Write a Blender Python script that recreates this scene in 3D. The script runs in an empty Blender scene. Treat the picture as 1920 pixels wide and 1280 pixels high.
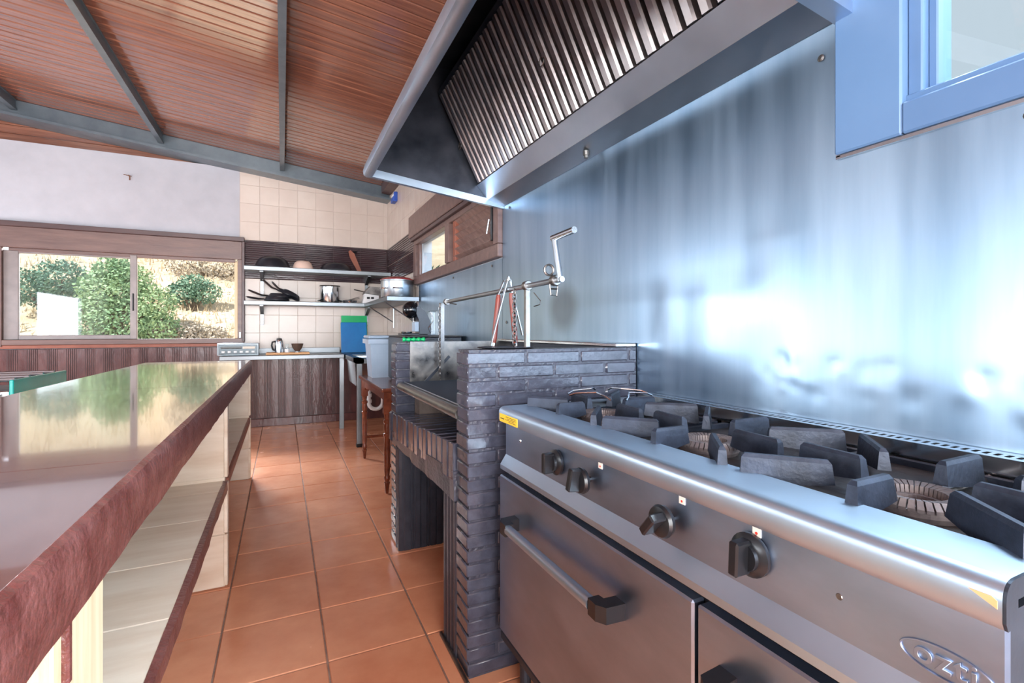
import bpy, bmesh, math, random
from mathutils import Vector, Matrix, noise
random.seed(7)
S = bpy.context.scene
COL = S.collection

# ------------------------------------------------------------------ camera, world, sun, window daylight, added fill lamps, exposure
cd = bpy.data.cameras.new('camera'); cam = bpy.data.objects.new('camera', cd); COL.objects.link(cam)
cam.location = (0, 0, 1.15)
cam.rotation_euler = (math.pi/2, 0, -math.atan(431/908))
cd.sensor_width = 36; cd.lens = 908/1920*36; cd.shift_y = -21/1920
cd.clip_start = .02; cd.clip_end = 300
S.camera = cam
S.view_settings.view_transform = 'Standard'; S.view_settings.look = 'None'
S.view_settings.exposure = 1.2; S.view_settings.gamma = 1; S.view_settings.use_curve_mapping = False
w = bpy.data.worlds.new('sky'); S.world = w; w.use_nodes = True
wn = w.node_tree; bg = wn.nodes['Background']
bg.inputs[0].default_value = (.80, .90, 1.0, 1); bg.inputs[1].default_value = 0.36
def lamp(name, kind, loc, rot, energy, color, **kw):
    l = bpy.data.lights.new(name, kind); l.energy = energy; l.color = color
    for k, v in kw.items(): setattr(l, k, v)
    o = bpy.data.objects.new(name, l); o.location = loc; o.rotation_euler = rot; COL.objects.link(o); return o
lamp('sun', 'SUN', (0, 0, 20), (math.radians(38), math.radians(-30), math.radians(-20)), 3.5, (1, .95, .89), angle=.01)
HP = math.pi/2
# daylight arriving through the windows of the left wall that lie outside the frame
for (y, sy, z, sz, e) in ((5.25, 1.1, 1.40, .9, 28), (3.0, 2.2, 1.40, .9, 7), (.37, 2.15, 1.40, .9, 60)):
    lamp('left_window_daylight', 'AREA', (-4.06, y, z), (0, -HP, 0), e, (.86, .93, 1.0), shape='RECTANGLE', size=sz, size_y=sy)
lamp('rear_fill_light', 'AREA', (-.93, -2.66, 1.35), (HP, 0, 0), 250, (.97, .98, 1.0), shape='RECTANGLE', size=4.1, size_y=2.4)  # added fill lamp in an unseen rear opening, brightens the whole room

lamp('side_window_fill', 'AREA', (2.7, -.1, 3.9), (0, math.radians(42), math.radians(-15)), 430, (.76, .88, 1.0), shape='RECTANGLE', size=1.4, size_y=2.2)  # added lamp above the view, strengthens sky light through the side window
lamp('back_window_fill', 'AREA', (-1.25, 9.2, 3.45), (math.radians(-52), 0, math.radians(8)), 650, (.84, .92, 1.0), shape='RECTANGLE', size=2.6, size_y=1.0)  # added lamp out of view, strengthens back window light on the floor

# ------------------------------------------------------------------ materials
def lin(c):
    c = c/255
    return c/12.92 if c <= .04045 else ((c+.055)/1.055)**2.4
def rgb(r, g, b): return (lin(r), lin(g), lin(b), 1)
MATS = {}
def mat(name, c1, c2=None, rough=.5, metal=0, scale=8, stretch=(1, 1, 1), bump=0, bscale=None, detail=5,
        coat=0, rvar=0, spec=.5, emit=0, trans=0, contrast=(.3, .7), dist=.02):
    if name in MATS: return MATS[name]
    m = bpy.data.materials.new(name); m.use_nodes = True; MATS[name] = m
    nt = m.node_tree; N = nt.nodes; L = nt.links; p = N['Principled BSDF']
    p.inputs['Base Color'].default_value = c1; p.inputs['Roughness'].default_value = rough
    p.inputs['Metallic'].default_value = metal; p.inputs['Coat Weight'].default_value = coat
    p.inputs['Coat Roughness'].default_value = .12
    p.inputs['Specular IOR Level'].default_value = spec
    if trans: p.inputs['Transmission Weight'].default_value = trans
    tc = N.new('ShaderNodeTexCoord'); mp = N.new('ShaderNodeMapping'); L.new(tc.outputs['Object'], mp.inputs[0])
    oi = N.new('ShaderNodeObjectInfo'); ad = N.new('ShaderNodeVectorMath'); ad.operation = 'SCALE'
    cx = N.new('ShaderNodeCombineXYZ')
    for i in range(3): L.new(oi.outputs['Random'], cx.inputs[i])
    ad.inputs['Scale'].default_value = 17.0; L.new(cx.outputs[0], ad.inputs[0]); L.new(ad.outputs[0], mp.inputs['Location'])
    mp.inputs['Scale'].default_value = stretch
    nz = N.new('ShaderNodeTexNoise'); nz.inputs['Scale'].default_value = scale; nz.inputs['Detail'].default_value = detail
    nz.inputs['Roughness'].default_value = .6; L.new(mp.outputs[0], nz.inputs['Vector'])
    if c2 is not None:
        r = N.new('ShaderNodeValToRGB'); r.color_ramp.elements[0].position = contrast[0]; r.color_ramp.elements[1].position = contrast[1]
        r.color_ramp.elements[0].color = c1; r.color_ramp.elements[1].color = c2
        L.new(nz.outputs['Fac'], r.inputs[0]); L.new(r.outputs[0], p.inputs['Base Color'])
    if rvar:
        mr = N.new('ShaderNodeMapRange'); mr.inputs['From Min'].default_value = .3; mr.inputs['From Max'].default_value = .7
        mr.inputs['To Min'].default_value = max(.02, rough-rvar); mr.inputs['To Max'].default_value = rough+rvar
        L.new(nz.outputs['Fac'], mr.inputs[0]); L.new(mr.outputs[0], p.inputs['Roughness'])
    if bump:
        n2 = N.new('ShaderNodeTexNoise'); n2.inputs['Scale'].default_value = bscale or scale*3; n2.inputs['Detail'].default_value = 4
        L.new(mp.outputs[0], n2.inputs['Vector'])
        b = N.new('ShaderNodeBump'); b.inputs['Strength'].default_value = bump; b.inputs['Distance'].default_value = dist
        L.new(n2.outputs['Fac'], b.inputs['Height']); L.new(b.outputs[0], p.inputs['Normal'])
    if emit:
        p.inputs['Emission Color'].default_value = c1; p.inputs['Emission Strength'].default_value = emit
    return m
def glassmat():
    m = bpy.data.materials.new('window_glass'); m.use_nodes = True; MATS['glass'] = m
    nt = m.node_tree; N = nt.nodes; L = nt.links; out = N['Material Output']; N.remove(N['Principled BSDF'])
    t = N.new('ShaderNodeBsdfTransparent'); t.inputs[0].default_value = (.93, .97, .98, 1)
    g = N.new('ShaderNodeBsdfGlossy'); g.inputs['Roughness'].default_value = .02
    f = N.new('ShaderNodeFresnel'); ge = N.new('ShaderNodeNewGeometry'); io = N.new('ShaderNodeMapRange')
    io.inputs['To Min'].default_value = 1.5; io.inputs['To Max'].default_value = 1/1.5; L.new(ge.outputs['Backfacing'], io.inputs[0]); L.new(io.outputs[0], f.inputs[0])
    mx = N.new('ShaderNodeMixShader'); L.new(f.outputs[0], mx.inputs[0]); L.new(t.outputs[0], mx.inputs[1]); L.new(g.outputs[0], mx.inputs[2])
    L.new(mx.outputs[0], out.inputs[0]); return m
M = dict(
 glass=glassmat(),
 steel_wall=mat('brushed_steel_sheet', rgb(152,180,206), rgb(176,200,222), .34, 1, 2, (1, 5, .4), rvar=.04),
 steel=mat('brushed_steel', rgb(158,166,174), rgb(176,183,190), .32, 1, 3, rvar=.04),
 steel_front=mat('stained_steel_front', rgb(146,162,186), rgb(170,184,206), .36, 1, 3, (1, 1.2, 3), rvar=.05),
 steel_bright=mat('polished_steel', rgb(205,212,218), rgb(222,226,230), .16, 1, 5),
 steel_dark=mat('dark_steel', rgb(52,58,68), rgb(74,78,88), .42, .7, 7, bump=.05, rvar=.1),  # dark steel tone, hood inside and other dark metal parts
 steel_old=mat('tarnished_steel', rgb(100,98,99), rgb(146,142,138), .36, 1, 14, bump=.03, rvar=.1),
 baffle=mat('greasy_baffle_steel', rgb(150,142,142), rgb(184,178,178), .36, .95, 6, (1, 1, 1), .04, 30, rvar=.08),
 iron=mat('cast_iron', rgb(28,34,46), rgb(50,58,74), .46, .35, 22, bump=.25, bscale=120, dist=.003),
 iron_rust=mat('burner_cap_iron', rgb(88,80,84), rgb(128,116,112), .5, .3, 30, bump=.2, bscale=150, dist=.003),
 deck=mat('burnt_enamel', rgb(34,36,42), rgb(66,58,54), .4, .2, 12, bump=.1),
 steel_light=mat('satin_steel', rgb(182,204,226), rgb(200,218,236), .38, 1, 3, rvar=.03),
 steel_shelf=mat('dull_shelf_steel', rgb(114,120,124), rgb(134,138,142), .38, 1, 4, rvar=.03),
 black=mat('black_plastic', rgb(18,19,22), rgb(28,29,33), .28, 0, 10),
 black_pan=mat('nonstick_black', rgb(30,32,38), rgb(44,46,54), .32, .1, 14),
 black_gloss=mat('gloss_black', rgb(14,16,20), None, .1),
 brick=mat('black_painted_brick', rgb(50,52,64), rgb(74,76,90), .22, 0, 18, bump=.32, bscale=45, coat=.45, dist=.005),
 mortar=mat('black_painted_mortar', rgb(44,45,56), rgb(66,66,78), .30, 0, 25, bump=.6, bscale=70, dist=.006),
 flute=mat('black_fluted_tile', rgb(42,44,54), rgb(58,60,70), .32, 0, 20, bump=.25, bscale=60, dist=.004),
 floor=mat('terracotta_tile', rgb(210,136,102), rgb(234,168,130), .22, 0, 4, bump=.05, bscale=18, detail=7, rvar=.06, contrast=(.25, .75), spec=.55),
 grout=mat('floor_grout', rgb(120,92,80), rgb(160,134,120), .8, 0, 30),
 white=mat('white_plaster', rgb(172,175,184), rgb(182,185,194), .75, 0, 5, bump=.15, bscale=35, dist=.004),
 tile=mat('cream_wall_tile', rgb(192,178,168), rgb(202,190,180), .25, 0, 3, bump=.02, bscale=10),
 tgrout=mat('cream_grout', rgb(176,162,152), rgb(188,174,164), .8, 0, 20),
 dtile=mat('brown_ribbed_tile', rgb(72,44,46), rgb(106,68,66), .22, 0, 6, (1, 1, .4), .1, 30, rvar=.06),
 stile=mat('black_brown_ribbed_tile', rgb(46,34,40), rgb(70,48,52), .14, 0, 6, (.4, 1, 1), .05, 30),
 dgrout=mat('brown_grout', rgb(58,40,42), rgb(70,50,50), .7, 0, 20),
 plank=mat('varnished_plank', rgb(104,66,54), rgb(146,98,78), .15, 0, 5, (.35, 6, 6), .03, 20, coat=.6, rvar=.03),
 beam=mat('painted_steel_beam', rgb(84,96,106), rgb(100,112,120), .35, .1, 8, bump=.05),
 frame=mat('brown_window_frame', rgb(94,74,72), rgb(120,96,90), .38, 0, 5, (.5, 4, 4), .06, 30),
 frame_dark=mat('dark_window_frame', rgb(70,54,56), rgb(88,68,68), .4, 0, 6, (.5, 3, 3)),
 frame_alu=mat('taupe_sash', rgb(120,112,112), rgb(138,130,128), .32, .2, 6),
 frame_blue_cast=mat('blue_cast_window_frame', rgb(80,108,144), rgb(90,120,156), .3, 0, 2, coat=.2),  # brown frame; blue cast of the sky put into its base colour
 louver=mat('brown_louver', rgb(112,88,84), rgb(150,124,116), .3, .1, 6, (.6, 4, 4)),
 granite=mat('polished_brown_granite', rgb(84,52,50), rgb(122,88,82), .035, 0, 7, (1, .35, 1), detail=9, rvar=.02, spec=1.0, coat=1.0),
 granite_edge=mat('rough_painted_edge', rgb(92,46,42), rgb(128,78,72), .32, 0, 18, bump=.8, bscale=90, dist=.006),
 marble=mat('beige_marble_tile', rgb(208,184,160), rgb(234,220,202), .3, 0, 4, (.5, 2.5, 3), .02, 20, detail=9),
 pine=mat('raw_pine', rgb(214,186,146), rgb(236,216,182), .55, 0, 5, (9, 9, .6), .06, 40),
 wood_table=mat('dark_stained_wood', rgb(92,44,28), rgb(140,74,50), .25, 0, 5, (3, .5, 3), .05, 30, coat=.3),
 wood_board=mat('pale_board_wood', rgb(206,150,98), rgb(224,172,122), .5, 0, 6, (.5, 4, 4)),
 wood_red=mat('red_brown_handle', rgb(112,44,34), rgb(140,62,48), .35, 0, 8, (4, 4, .6)),
 wood_spoon=mat('reddish_wood', rgb(126,70,54), rgb(152,92,72), .5, 0, 6),
 blue=mat('blue_plastic', rgb(0,104,172), rgb(12,124,190), .4, 0, 5),
 green=mat('green_plastic', rgb(0,160,92), rgb(12,176,106), .4, 0, 5),
 teal=mat('teal_enamel', rgb(0,132,128), rgb(8,156,150), .25, 0, 4),
 bluebox=mat('cobalt_plastic', rgb(40,78,170), rgb(50,90,184), .4),
 tub=mat('grey_blue_plastic', rgb(150,170,192), rgb(172,190,208), .35, 0, 3),
 white_pl=mat('white_plastic', rgb(228,230,232), None, .35),
 beige_pl=mat('beige_plastic', rgb(218,190,176), rgb(226,200,186), .45, 0, 4),
 brown_gl=mat('smoky_brown_glass', rgb(74,58,50), rgb(98,80,70), .15, 0, 6),
 red_lid=mat('dark_red_enamel', rgb(120,40,40), rgb(140,56,54), .25, 0, 5),
 yellow=mat('yellow_sticker', rgb(238,186,40), rgb(244,196,60), .4, 0, 9),
 ink=mat('black_ink', rgb(50,44,30), None, .5),
 red=mat('red_dot', rgb(206,60,44), None, .4),
 paper=mat('cream_sticker', rgb(226,214,200), None, .5),
 radio=mat('radio_grey', rgb(128,140,148), rgb(146,156,162), .35, .3, 6),
 radio_dark=mat('radio_panel', rgb(70,84,92), rgb(84,98,106), .25, .2, 6),
 coal=mat('charcoal', rgb(26,26,30), rgb(52,50,54), .6, 0, 20, bump=.6, bscale=50),
 ash=mat('ash_brown', rgb(84,72,66), rgb(112,98, 90), .7, 0, 14, bump=.3),
 hill=mat('dry_hillside', rgb(186,164,134), rgb(226,208,182), .9, 0, .9, bump=.3, bscale=3, detail=9, dist=.15),
 grass=mat('dry_grass', rgb(206,184,150), rgb(226,210,182), .9, 0, .6),
 leaf=mat('olive_leaves', rgb(118,150,110), rgb(160,184,140), .6, 0, 1.2, detail=2),
 leaf_dark=mat('dark_leaves', rgb(96,130,112), rgb(130,160,134), .6, 0, 1.2, detail=2),
 leaf_grey=mat('grey_brush_twigs', rgb(158,148,136), rgb(186,176,158), .8, 0, 1.5, detail=2),
 bark=mat('bark', rgb(92,80,68), rgb(120,106, 90), .9, 0, 6),
 rust=mat('rust_metal', rgb(112,70,50), rgb(140,96,72), .7, .3, 20),
)

def grey_oval(m, c, r, col):
    # soft-edged darker grey oval on the sheet behind the grill crank
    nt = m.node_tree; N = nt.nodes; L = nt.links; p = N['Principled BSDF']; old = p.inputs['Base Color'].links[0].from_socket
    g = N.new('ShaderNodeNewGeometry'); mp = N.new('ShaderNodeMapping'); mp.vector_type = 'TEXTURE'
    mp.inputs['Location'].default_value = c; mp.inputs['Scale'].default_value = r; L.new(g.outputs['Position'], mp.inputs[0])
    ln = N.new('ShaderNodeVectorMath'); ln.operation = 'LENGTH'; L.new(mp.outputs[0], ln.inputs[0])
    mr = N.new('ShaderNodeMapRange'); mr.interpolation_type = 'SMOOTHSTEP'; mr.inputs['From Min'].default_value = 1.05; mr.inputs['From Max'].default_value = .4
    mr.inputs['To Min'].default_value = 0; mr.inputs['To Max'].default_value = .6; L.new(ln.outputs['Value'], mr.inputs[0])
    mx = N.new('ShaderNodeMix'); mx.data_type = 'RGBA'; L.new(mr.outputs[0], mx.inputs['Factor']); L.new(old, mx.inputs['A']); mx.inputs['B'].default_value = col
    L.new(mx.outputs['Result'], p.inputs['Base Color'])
grey_oval(M['steel_wall'], (1.256, 2.06, 1.262), (.5, .175, .145), rgb(104,110,118))

# ------------------------------------------------------------------ mesh builder
class MB:
    def __init__(s): s.v = []; s.f = []
    def add(s, vs, fs):
        n = len(s.v); s.v += [Vector(v) for v in vs]; s.f += [tuple(i+n for i in f) for f in fs]; return s
    def box(s, x0, x1, y0, y1, z0, z1):
        vs = [(x0,y0,z0),(x1,y0,z0),(x1,y1,z0),(x0,y1,z0),(x0,y0,z1),(x1,y0,z1),(x1,y1,z1),(x0,y1,z1)]
        return s.add(vs, [(0,3,2,1),(4,5,6,7),(0,1,5,4),(1,2,6,5),(2,3,7,6),(3,0,4,7)])
    def rbox(s, x0, x1, y0, y1, z0, z1, r=.004, seg=1):
        bm = bmesh.new(); bmesh.ops.create_cube(bm, size=1)
        for v in bm.verts: v.co = Vector(((x0+x1)/2+v.co.x*(x1-x0), (y0+y1)/2+v.co.y*(y1-y0), (z0+z1)/2+v.co.z*(z1-z0)))
        r = min(r, .45*min(x1-x0, y1-y0, z1-z0))
        bmesh.ops.bevel(bm, geom=bm.edges[:], offset=r, segments=seg, profile=.6, affect='EDGES')
        return s.bm(bm)
    def bm(s, bm):
        bm.verts.index_update(); s.add([v.co.copy() for v in bm.verts], [[v.index for v in f.verts] for f in bm.faces]); bm.free(); return s
    def tube(s, pts, r, n=8, cap=True, closed=False):
        pts = [Vector(p) for p in pts]; m = len(pts); rr = r if isinstance(r, (list, tuple)) else [r]*m
        vs = []; fs = []; up = None
        for i, p in enumerate(pts):
            a = pts[(i-1) % m] if (i > 0 or closed) else p; b = pts[(i+1) % m] if (i < m-1 or closed) else p
            d = (b-a).normalized()
            if up is None: up = Vector((0,0,1)) if abs(d.z) < .9 else Vector((1,0,0))
            x = d.cross(up).normalized(); y = x.cross(d).normalized(); up = y
            for k in range(n):
                t = 2*math.pi*k/n; vs.append(p+(x*math.cos(t)+y*math.sin(t))*rr[i])
        segs = m if closed else m-1
        for i in range(segs):
            j = (i+1) % m
            for k in range(n): fs.append((i*n+k, i*n+(k+1) % n, j*n+(k+1) % n, j*n+k))
        if cap and not closed: fs.append(tuple(range(n))[::-1]); fs.append(tuple((m-1)*n+k for k in range(n)))
        return s.add(vs, fs)
    def lathe(s, prof, c=(0,0,0), n=24, axis='z', cap0=True, cap1=True, sx=1, sy=1):
        vs = []; fs = []; m = len(prof)
        for r, z in prof:
            for k in range(n):
                t = 2*math.pi*k/n; a, b = r*math.cos(t)*sx, r*math.sin(t)*sy
                v = (a, b, z) if axis == 'z' else ((z, a, b) if axis == 'x' else (b, z, a))
                vs.append(Vector(v)+Vector(c))
        for i in range(m-1):
            for k in range(n): fs.append((i*n+k, i*n+(k+1) % n, (i+1)*n+(k+1) % n, (i+1)*n+k))
        if cap0: fs.append(tuple(range(n))[::-1])
        if cap1: fs.append(tuple((m-1)*n+k for k in range(n)))
        return s.add(vs, fs)
    def prism(s, poly, a0, a1, axis='y'):
        n = len(poly)
        def P(u, v, a): return {'y': (u, a, v), 'x': (a, u, v), 'z': (u, v, a)}[axis]
        vs = [P(u, v, a0) for u, v in poly]+[P(u, v, a1) for u, v in poly]
        fs = [tuple(range(n))[::-1], tuple(range(n, 2*n))]+[(i, (i+1) % n, n+(i+1) % n, n+i) for i in range(n)]
        return s.add(vs, fs)
    def xf(s, mtx):
        s.v = [mtx @ v for v in s.v]; return s
    def mesh(s, name, m, smooth=False, off=None):
        me = bpy.data.meshes.new(name)
        vs = s.v if off is None else [v-off for v in s.v]
        me.from_pydata([tuple(v) for v in vs], [], s.f)
        b = bmesh.new(); b.from_mesh(me); bmesh.ops.recalc_face_normals(b, faces=b.faces[:]); b.to_mesh(me); b.free()
        me.materials.append(m)
        if smooth:
            for p in me.polygons: p.use_smooth = True
            try: me.set_sharp_from_angle(angle=math.radians(40))
            except Exception: pass
        return me
    def build(s, name, m, parent=None, smooth=False, loc=None):
        """verts in world coordinates; the origin goes to the parent's base, or to the lowest centre"""
        if parent is not None: off = W[parent]
        elif loc is not None: off = Vector(loc)
        else:
            lo = [min(v[i] for v in s.v) for i in range(3)]; hi = [max(v[i] for v in s.v) for i in range(3)]
            off = Vector(((lo[0]+hi[0])/2, (lo[1]+hi[1])/2, lo[2]))
        o = bpy.data.objects.new(name, s.mesh(name, m, smooth, off)); COL.objects.link(o)
        if parent is not None: o.parent = parent
        else: o.location = off
        W[o] = off.copy(); return o
W = {}
def B(*a, **k): return MB().box(*a, **k)
def RB(*a, **k): return MB().rbox(*a, **k)
def tag(o, label=None, cat=None, group=None, kind=None):
    if label: o['label'] = label
    if cat: o['category'] = cat
    if group: o['group'] = group
    if kind: o['kind'] = kind
    return o
def thing(name, loc, label, cat, group=None, kind=None):
    o = bpy.data.objects.new(name, None); o.empty_display_size = .05; COL.objects.link(o); o.location = loc; W[o] = Vector(loc)
    return tag(o, label, cat, group, kind)
def piece(name, me, parent, loc, rot=(0,0,0)):
    o = bpy.data.objects.new(name, me); COL.objects.link(o); o.parent = parent
    o.location = Vector(loc)-W[parent]; o.rotation_euler = rot; W[o] = Vector(loc); return o
def arc(c, r, a0, a1, n, plane='xz'):
    out = []
    for i in range(n+1):
        t = a0+(a1-a0)*i/n; u, v = r*math.cos(t), r*math.sin(t)
        out.append(Vector(c)+Vector({'xz': (u, 0, v), 'xy': (u, v, 0), 'yz': (0, u, v)}[plane]))
    return out

# ------------------------------------------------------------------ room constants
XR, YB, XL, YF = 1.26, 6.5, -4.0, -2.6
def ZC(x): return 3.007-.1114*(x-1.174)

# ------------------------------------------------------------------ floor
fl = B(XL-.2, XR+.2, YF-.2, YB+.2, -.12, -.004).build('floor', M['grout'], loc=(0,0,0)); tag(fl, kind='structure')
P = .351
tm = [RB(-.1725, .1725, -.1725, .1725, -.012, 0, .003).mesh('floor_tile', M['floor'])]
rest = MB()
x0, y0 = .143, 2.843-.35*12
for i in range(-12, 4):
    for j in range(-4, 23):
        cx_, cy_ = x0+(i+.5)*P, y0+(j+.5)*.35
        if cx_-.17 > XR or cx_+.17 < XL or cy_+.17 < YF or cy_-.17 > YB: continue
        if -1.0 < cx_ < 1.3 and .9 < cy_:
            piece('floor_tile', tm[0], fl, (cx_, cy_, random.uniform(-.0006, .0006)))
        else: rest.box(cx_-.172, cx_+.172, cy_-.172, cy_+.172, -.012, 0)
tag(rest.build('outer_floor_tiles', M['floor'], fl), kind='stuff')

# ------------------------------------------------------------------ ceiling of planks, sloping down to the right wall
n = 97; pw = (YB+.1-YF)/n
ce = MB().prism([(XL-.2, ZC(XL-.2)+.03), (XR+.2, ZC(XR+.2)+.03), (XR+.2, ZC(XR+.2)+.12), (XL-.2, ZC(XL-.2)+.12)], YF-.2, YB+.2).build('ceiling', M['frame_dark'], loc=(0,0,3.1)); tag(ce, kind='structure')
L_ = math.hypot(XR-XL, ZC(XL)-ZC(XR)); ang = math.atan(.1114)
def plank_mesh():
    h = pw/2-.002
    prof = [(-h, .018), (-h, .006), (-h+.008, 0), (h-.008, 0), (h, .006), (h, .018)]
    return MB().prism(prof, -L_/2, L_/2, 'x').mesh('ceiling_plank', M['plank'])
pm = plank_mesh(); xm = (XL+XR)/2
for k in range(n):
    piece('ceiling_plank', pm, ce, (xm, YF+(k+.5)*pw, ZC(xm)+random.uniform(-.0012, .0012)), (0, ang, 0))

# ------------------------------------------------------------------ back wall
wb = MB()
zt = 3.62
def wall_with_holes(mb, axis, a, b, u0, u1, z0, z1, holes):
    us = sorted({u0, u1, *[h[0] for h in holes], *[h[1] for h in holes]}); zs = sorted({z0, z1, *[h[2] for h in holes], *[h[3] for h in holes]})
    for i in range(len(us)-1):
        for j in range(len(zs)-1):
            um, zm = (us[i]+us[i+1])/2, (zs[j]+zs[j+1])/2
            if any(h[0] < um < h[1] and h[2] < zm < h[3] for h in holes): continue
            if axis == 'y': mb.box(us[i], us[i+1], a, b, zs[j], zs[j+1])
            else: mb.box(a, b, us[i], us[i+1], zs[j], zs[j+1])
WX0, WX1, WZ0, WZ1 = -2.50, -.42, 1.0, 2.2
wall_with_holes(wb, 'y', YB+.02, YB+.25, XL-.2, XR+.2, 0, 3.04, [(WX0, WX1, WZ0, WZ1)])
wb.box(XL-.2, XR+.2, YB+.08, YB+.25, 3.04, 3.64)
wback = wb.build('wall_back', M['white'], loc=(0, YB, 0)); tag(wback, kind='structure')
B(XL, -.45, YB, YB+.02, 2.236, 3.045).build('white_plaster_panel', M['white'], wback)
B(XL, -2.55, YB, YB+.02, .96, 2.236).build('white_plaster_panel', M['white'], wback)
# timber cladding of the gable above the plaster
gm = {}
for k in range(7):
    z0 = 3.045+k*.085
    if z0 > ZC(XL): break
    xe = min(XR, 1.174-(z0-3.0)/.1114)
    RB(XL, xe, YB+.05, YB+.075, z0, z0+.082, .005).build('gable_plank', M['plank'], wback)
# cream tiles
tsz = .2065
tme = {}
def tile_mesh(wd, hg, m='tile'):
    k = (round(wd, 3), round(hg, 3), m)
    if k not in tme: tme[k] = RB(-wd/2, wd/2, -.006, .006, -hg/2, hg/2, .002).mesh('wall_tile', M[m])
    return tme[k]
B(-.45, XR, YB-.0005, YB+.02, .9, 3.05).build('tile_grout_bed', M['tgrout'], wback)
for c in range(9):
    xa = -.4475+c*tsz; xb = min(xa+tsz, XR)
    if xb-xa < .02: continue
    rows = [(2.214+r*.2155, 2.214+(r+1)*.2155) for r in range(4)]+[(.905+r*.2137, .905+(r+1)*.2137) for r in range(4)]
    for za, zb in rows:
        zb = min(zb, ZC(xb)-.0)
        if zb-za < .03: continue
        piece('wall_tile', tile_mesh(xb-xa-.0022, zb-za-.0022), wback, ((xa+xb)/2, YB+.003, (za+zb)/2))
# dark tile strip (horizontal ribs) on the back and right walls
def strip_tile(length, hgt=.2225):
    mb = MB(); nr = 9; prof = [(.008, -hgt/2)]
    for i in range(nr):
        a = -hgt/2+i*hgt/nr
        prof += [(-.001, a+.004), (-.007, a+.009), (-.007, a+hgt/nr-.004), (-.001, a+hgt/nr)]
    prof += [(.008, hgt/2)]
    return mb.prism(prof, -length/2, length/2, 'x')
B(-.41, XR, YB-.003, YB+.016, 1.76, 2.214).build('strip_grout_bed', M['dgrout'], wback)
sm = strip_tile(.326); sme = sm.mesh('dark_ribbed_tile', M['stile'])
for c in range(5):
    for r in range(2):
        piece('dark_ribbed_tile', sme, wback, (-.408+.165+c*.331, YB-.003, 1.762+.1115+r*.2265))
# brown vertical-ribbed tiles below
def vrib_tile(wd, hgt):
    x = -wd/2; prof = [(-wd/2, .008)]
    prof += [(-wd/2, -.004), (-wd/2+wd*.46, -.004)]
    nr = 5; step = wd*.54/nr
    for i in range(nr):
        a = -wd/2+wd*.46+i*step
        prof += [(a+.001, .002), (a+step*.38, .002), (a+step*.45, -.006), (a+step-.001, -.006)]
    prof += [(wd/2, .008)]
    return MB().prism(prof, -hgt/2, hgt/2, 'z')
vm = vrib_tile(.148, .425).mesh('brown_ribbed_tile', M['dtile'])
B(XL, XR, YB+.004, YB+.02, 0, .96).build('brown_grout_bed', M['dgrout'], wback)
for c in range(25):
    for r, zc in enumerate((.3125, .7425)):
        xc = 1.18-c*.152
        if r == 1 and xc > -.45:
            if zc+.21 > .9: piece('brown_ribbed_tile', vm, wback, (xc, YB+.008, .66)); continue
        piece('brown_ribbed_tile', vm, wback, (xc, YB+.008, zc))
bb = RB(XL, XR, YB-.012, YB+.01, 0, .095, .004).build('baseboard_back', M['dtile']); tag(bb, kind='structure')

# ------------------------------------------------------------------ right wall
wr = MB()
H1 = (2.86, 4.78, 1.68, 2.05); H2 = (-.9, .735, 1.60, 2.7)
wall_with_holes(wr, 'x', XR+.012, XR+.11, YF-.2, YB+.2, 0, 3.02, [H1, H2])
wright = wr.build('wall_right', M['white'], loc=(XR, 2, 0)); tag(wright, kind='structure')
B(XR+.0005, XR+.012, 2.8, 5.0, 2.2, 3.0).build('tile_grout_bed', M['tgrout'], wright)
B(XR+.0005, XR+.012, 5.0, YB, 1.6, 3.0).build('tile_grout_bed', M['tgrout'], wright)
B(XR+.0005, XR+.012, 4.9, YB, .0, 1.6).build('tile_grout_bed', M['tgrout'], wright)
for c in range(19):
    yb_ = YB-c*tsz; ya = yb_-tsz
    for r in range(4):
        za, zb = 2.214+r*.2155, 2.214+(r+1)*.2155
        zb = min(zb, 2.985)
        if zb-za < .03 or (r < 1 and ya < 5.0): continue
        piece('wall_tile', tile_mesh(tsz-.0022, zb-za-.0022), wright, (XR+.004, (ya+yb_)/2, (za+zb)/2), (0, 0, HP))
    if ya > 4.85:
        for r in range(4):
            za, zb = .905+r*.2137, .905+(r+1)*.2137
            piece('wall_tile', tile_mesh(tsz-.0022, zb-za-.0022), wright, (XR+.004, (ya+yb_)/2, (za+zb)/2), (0, 0, HP))
sme2 = strip_tile(.326).mesh('dark_ribbed_tile', M['stile'])
for c in range(5):
    for r in range(2):
        piece('dark_ribbed_tile', sme2, wright, (XR-.003, YB-.17-c*.331, 1.762+.1115+r*.2265), (0, 0, -HP))

# ------------------------------------------------------------------ left and rear walls (outside the frame) with window openings
wl = MB(); LW = [(4.7, 5.8, .95, 1.85), (1.9, 4.1, .95, 1.85), (-.7, 1.45, .95, 1.85)]
wall_with_holes(wl, 'x', XL-.2, XL, YF-.2, YB+.2, 0, 3.64, LW)
wleft = wl.build('wall_left', M['white'], loc=(XL, 2, 0)); tag(wleft, kind='structure')
wq = MB(); wall_with_holes(wq, 'y', YF-.2, YF, XL-.2, XR+.2, 0, 3.64, [(-2.98, 1.12, .15, 2.55)])  # unseen rear opening, sized for the added fill lamp
wrear = wq.build('wall_rear', M['white'], loc=(-1, YF, 0)); tag(wrear, kind='structure')

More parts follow.
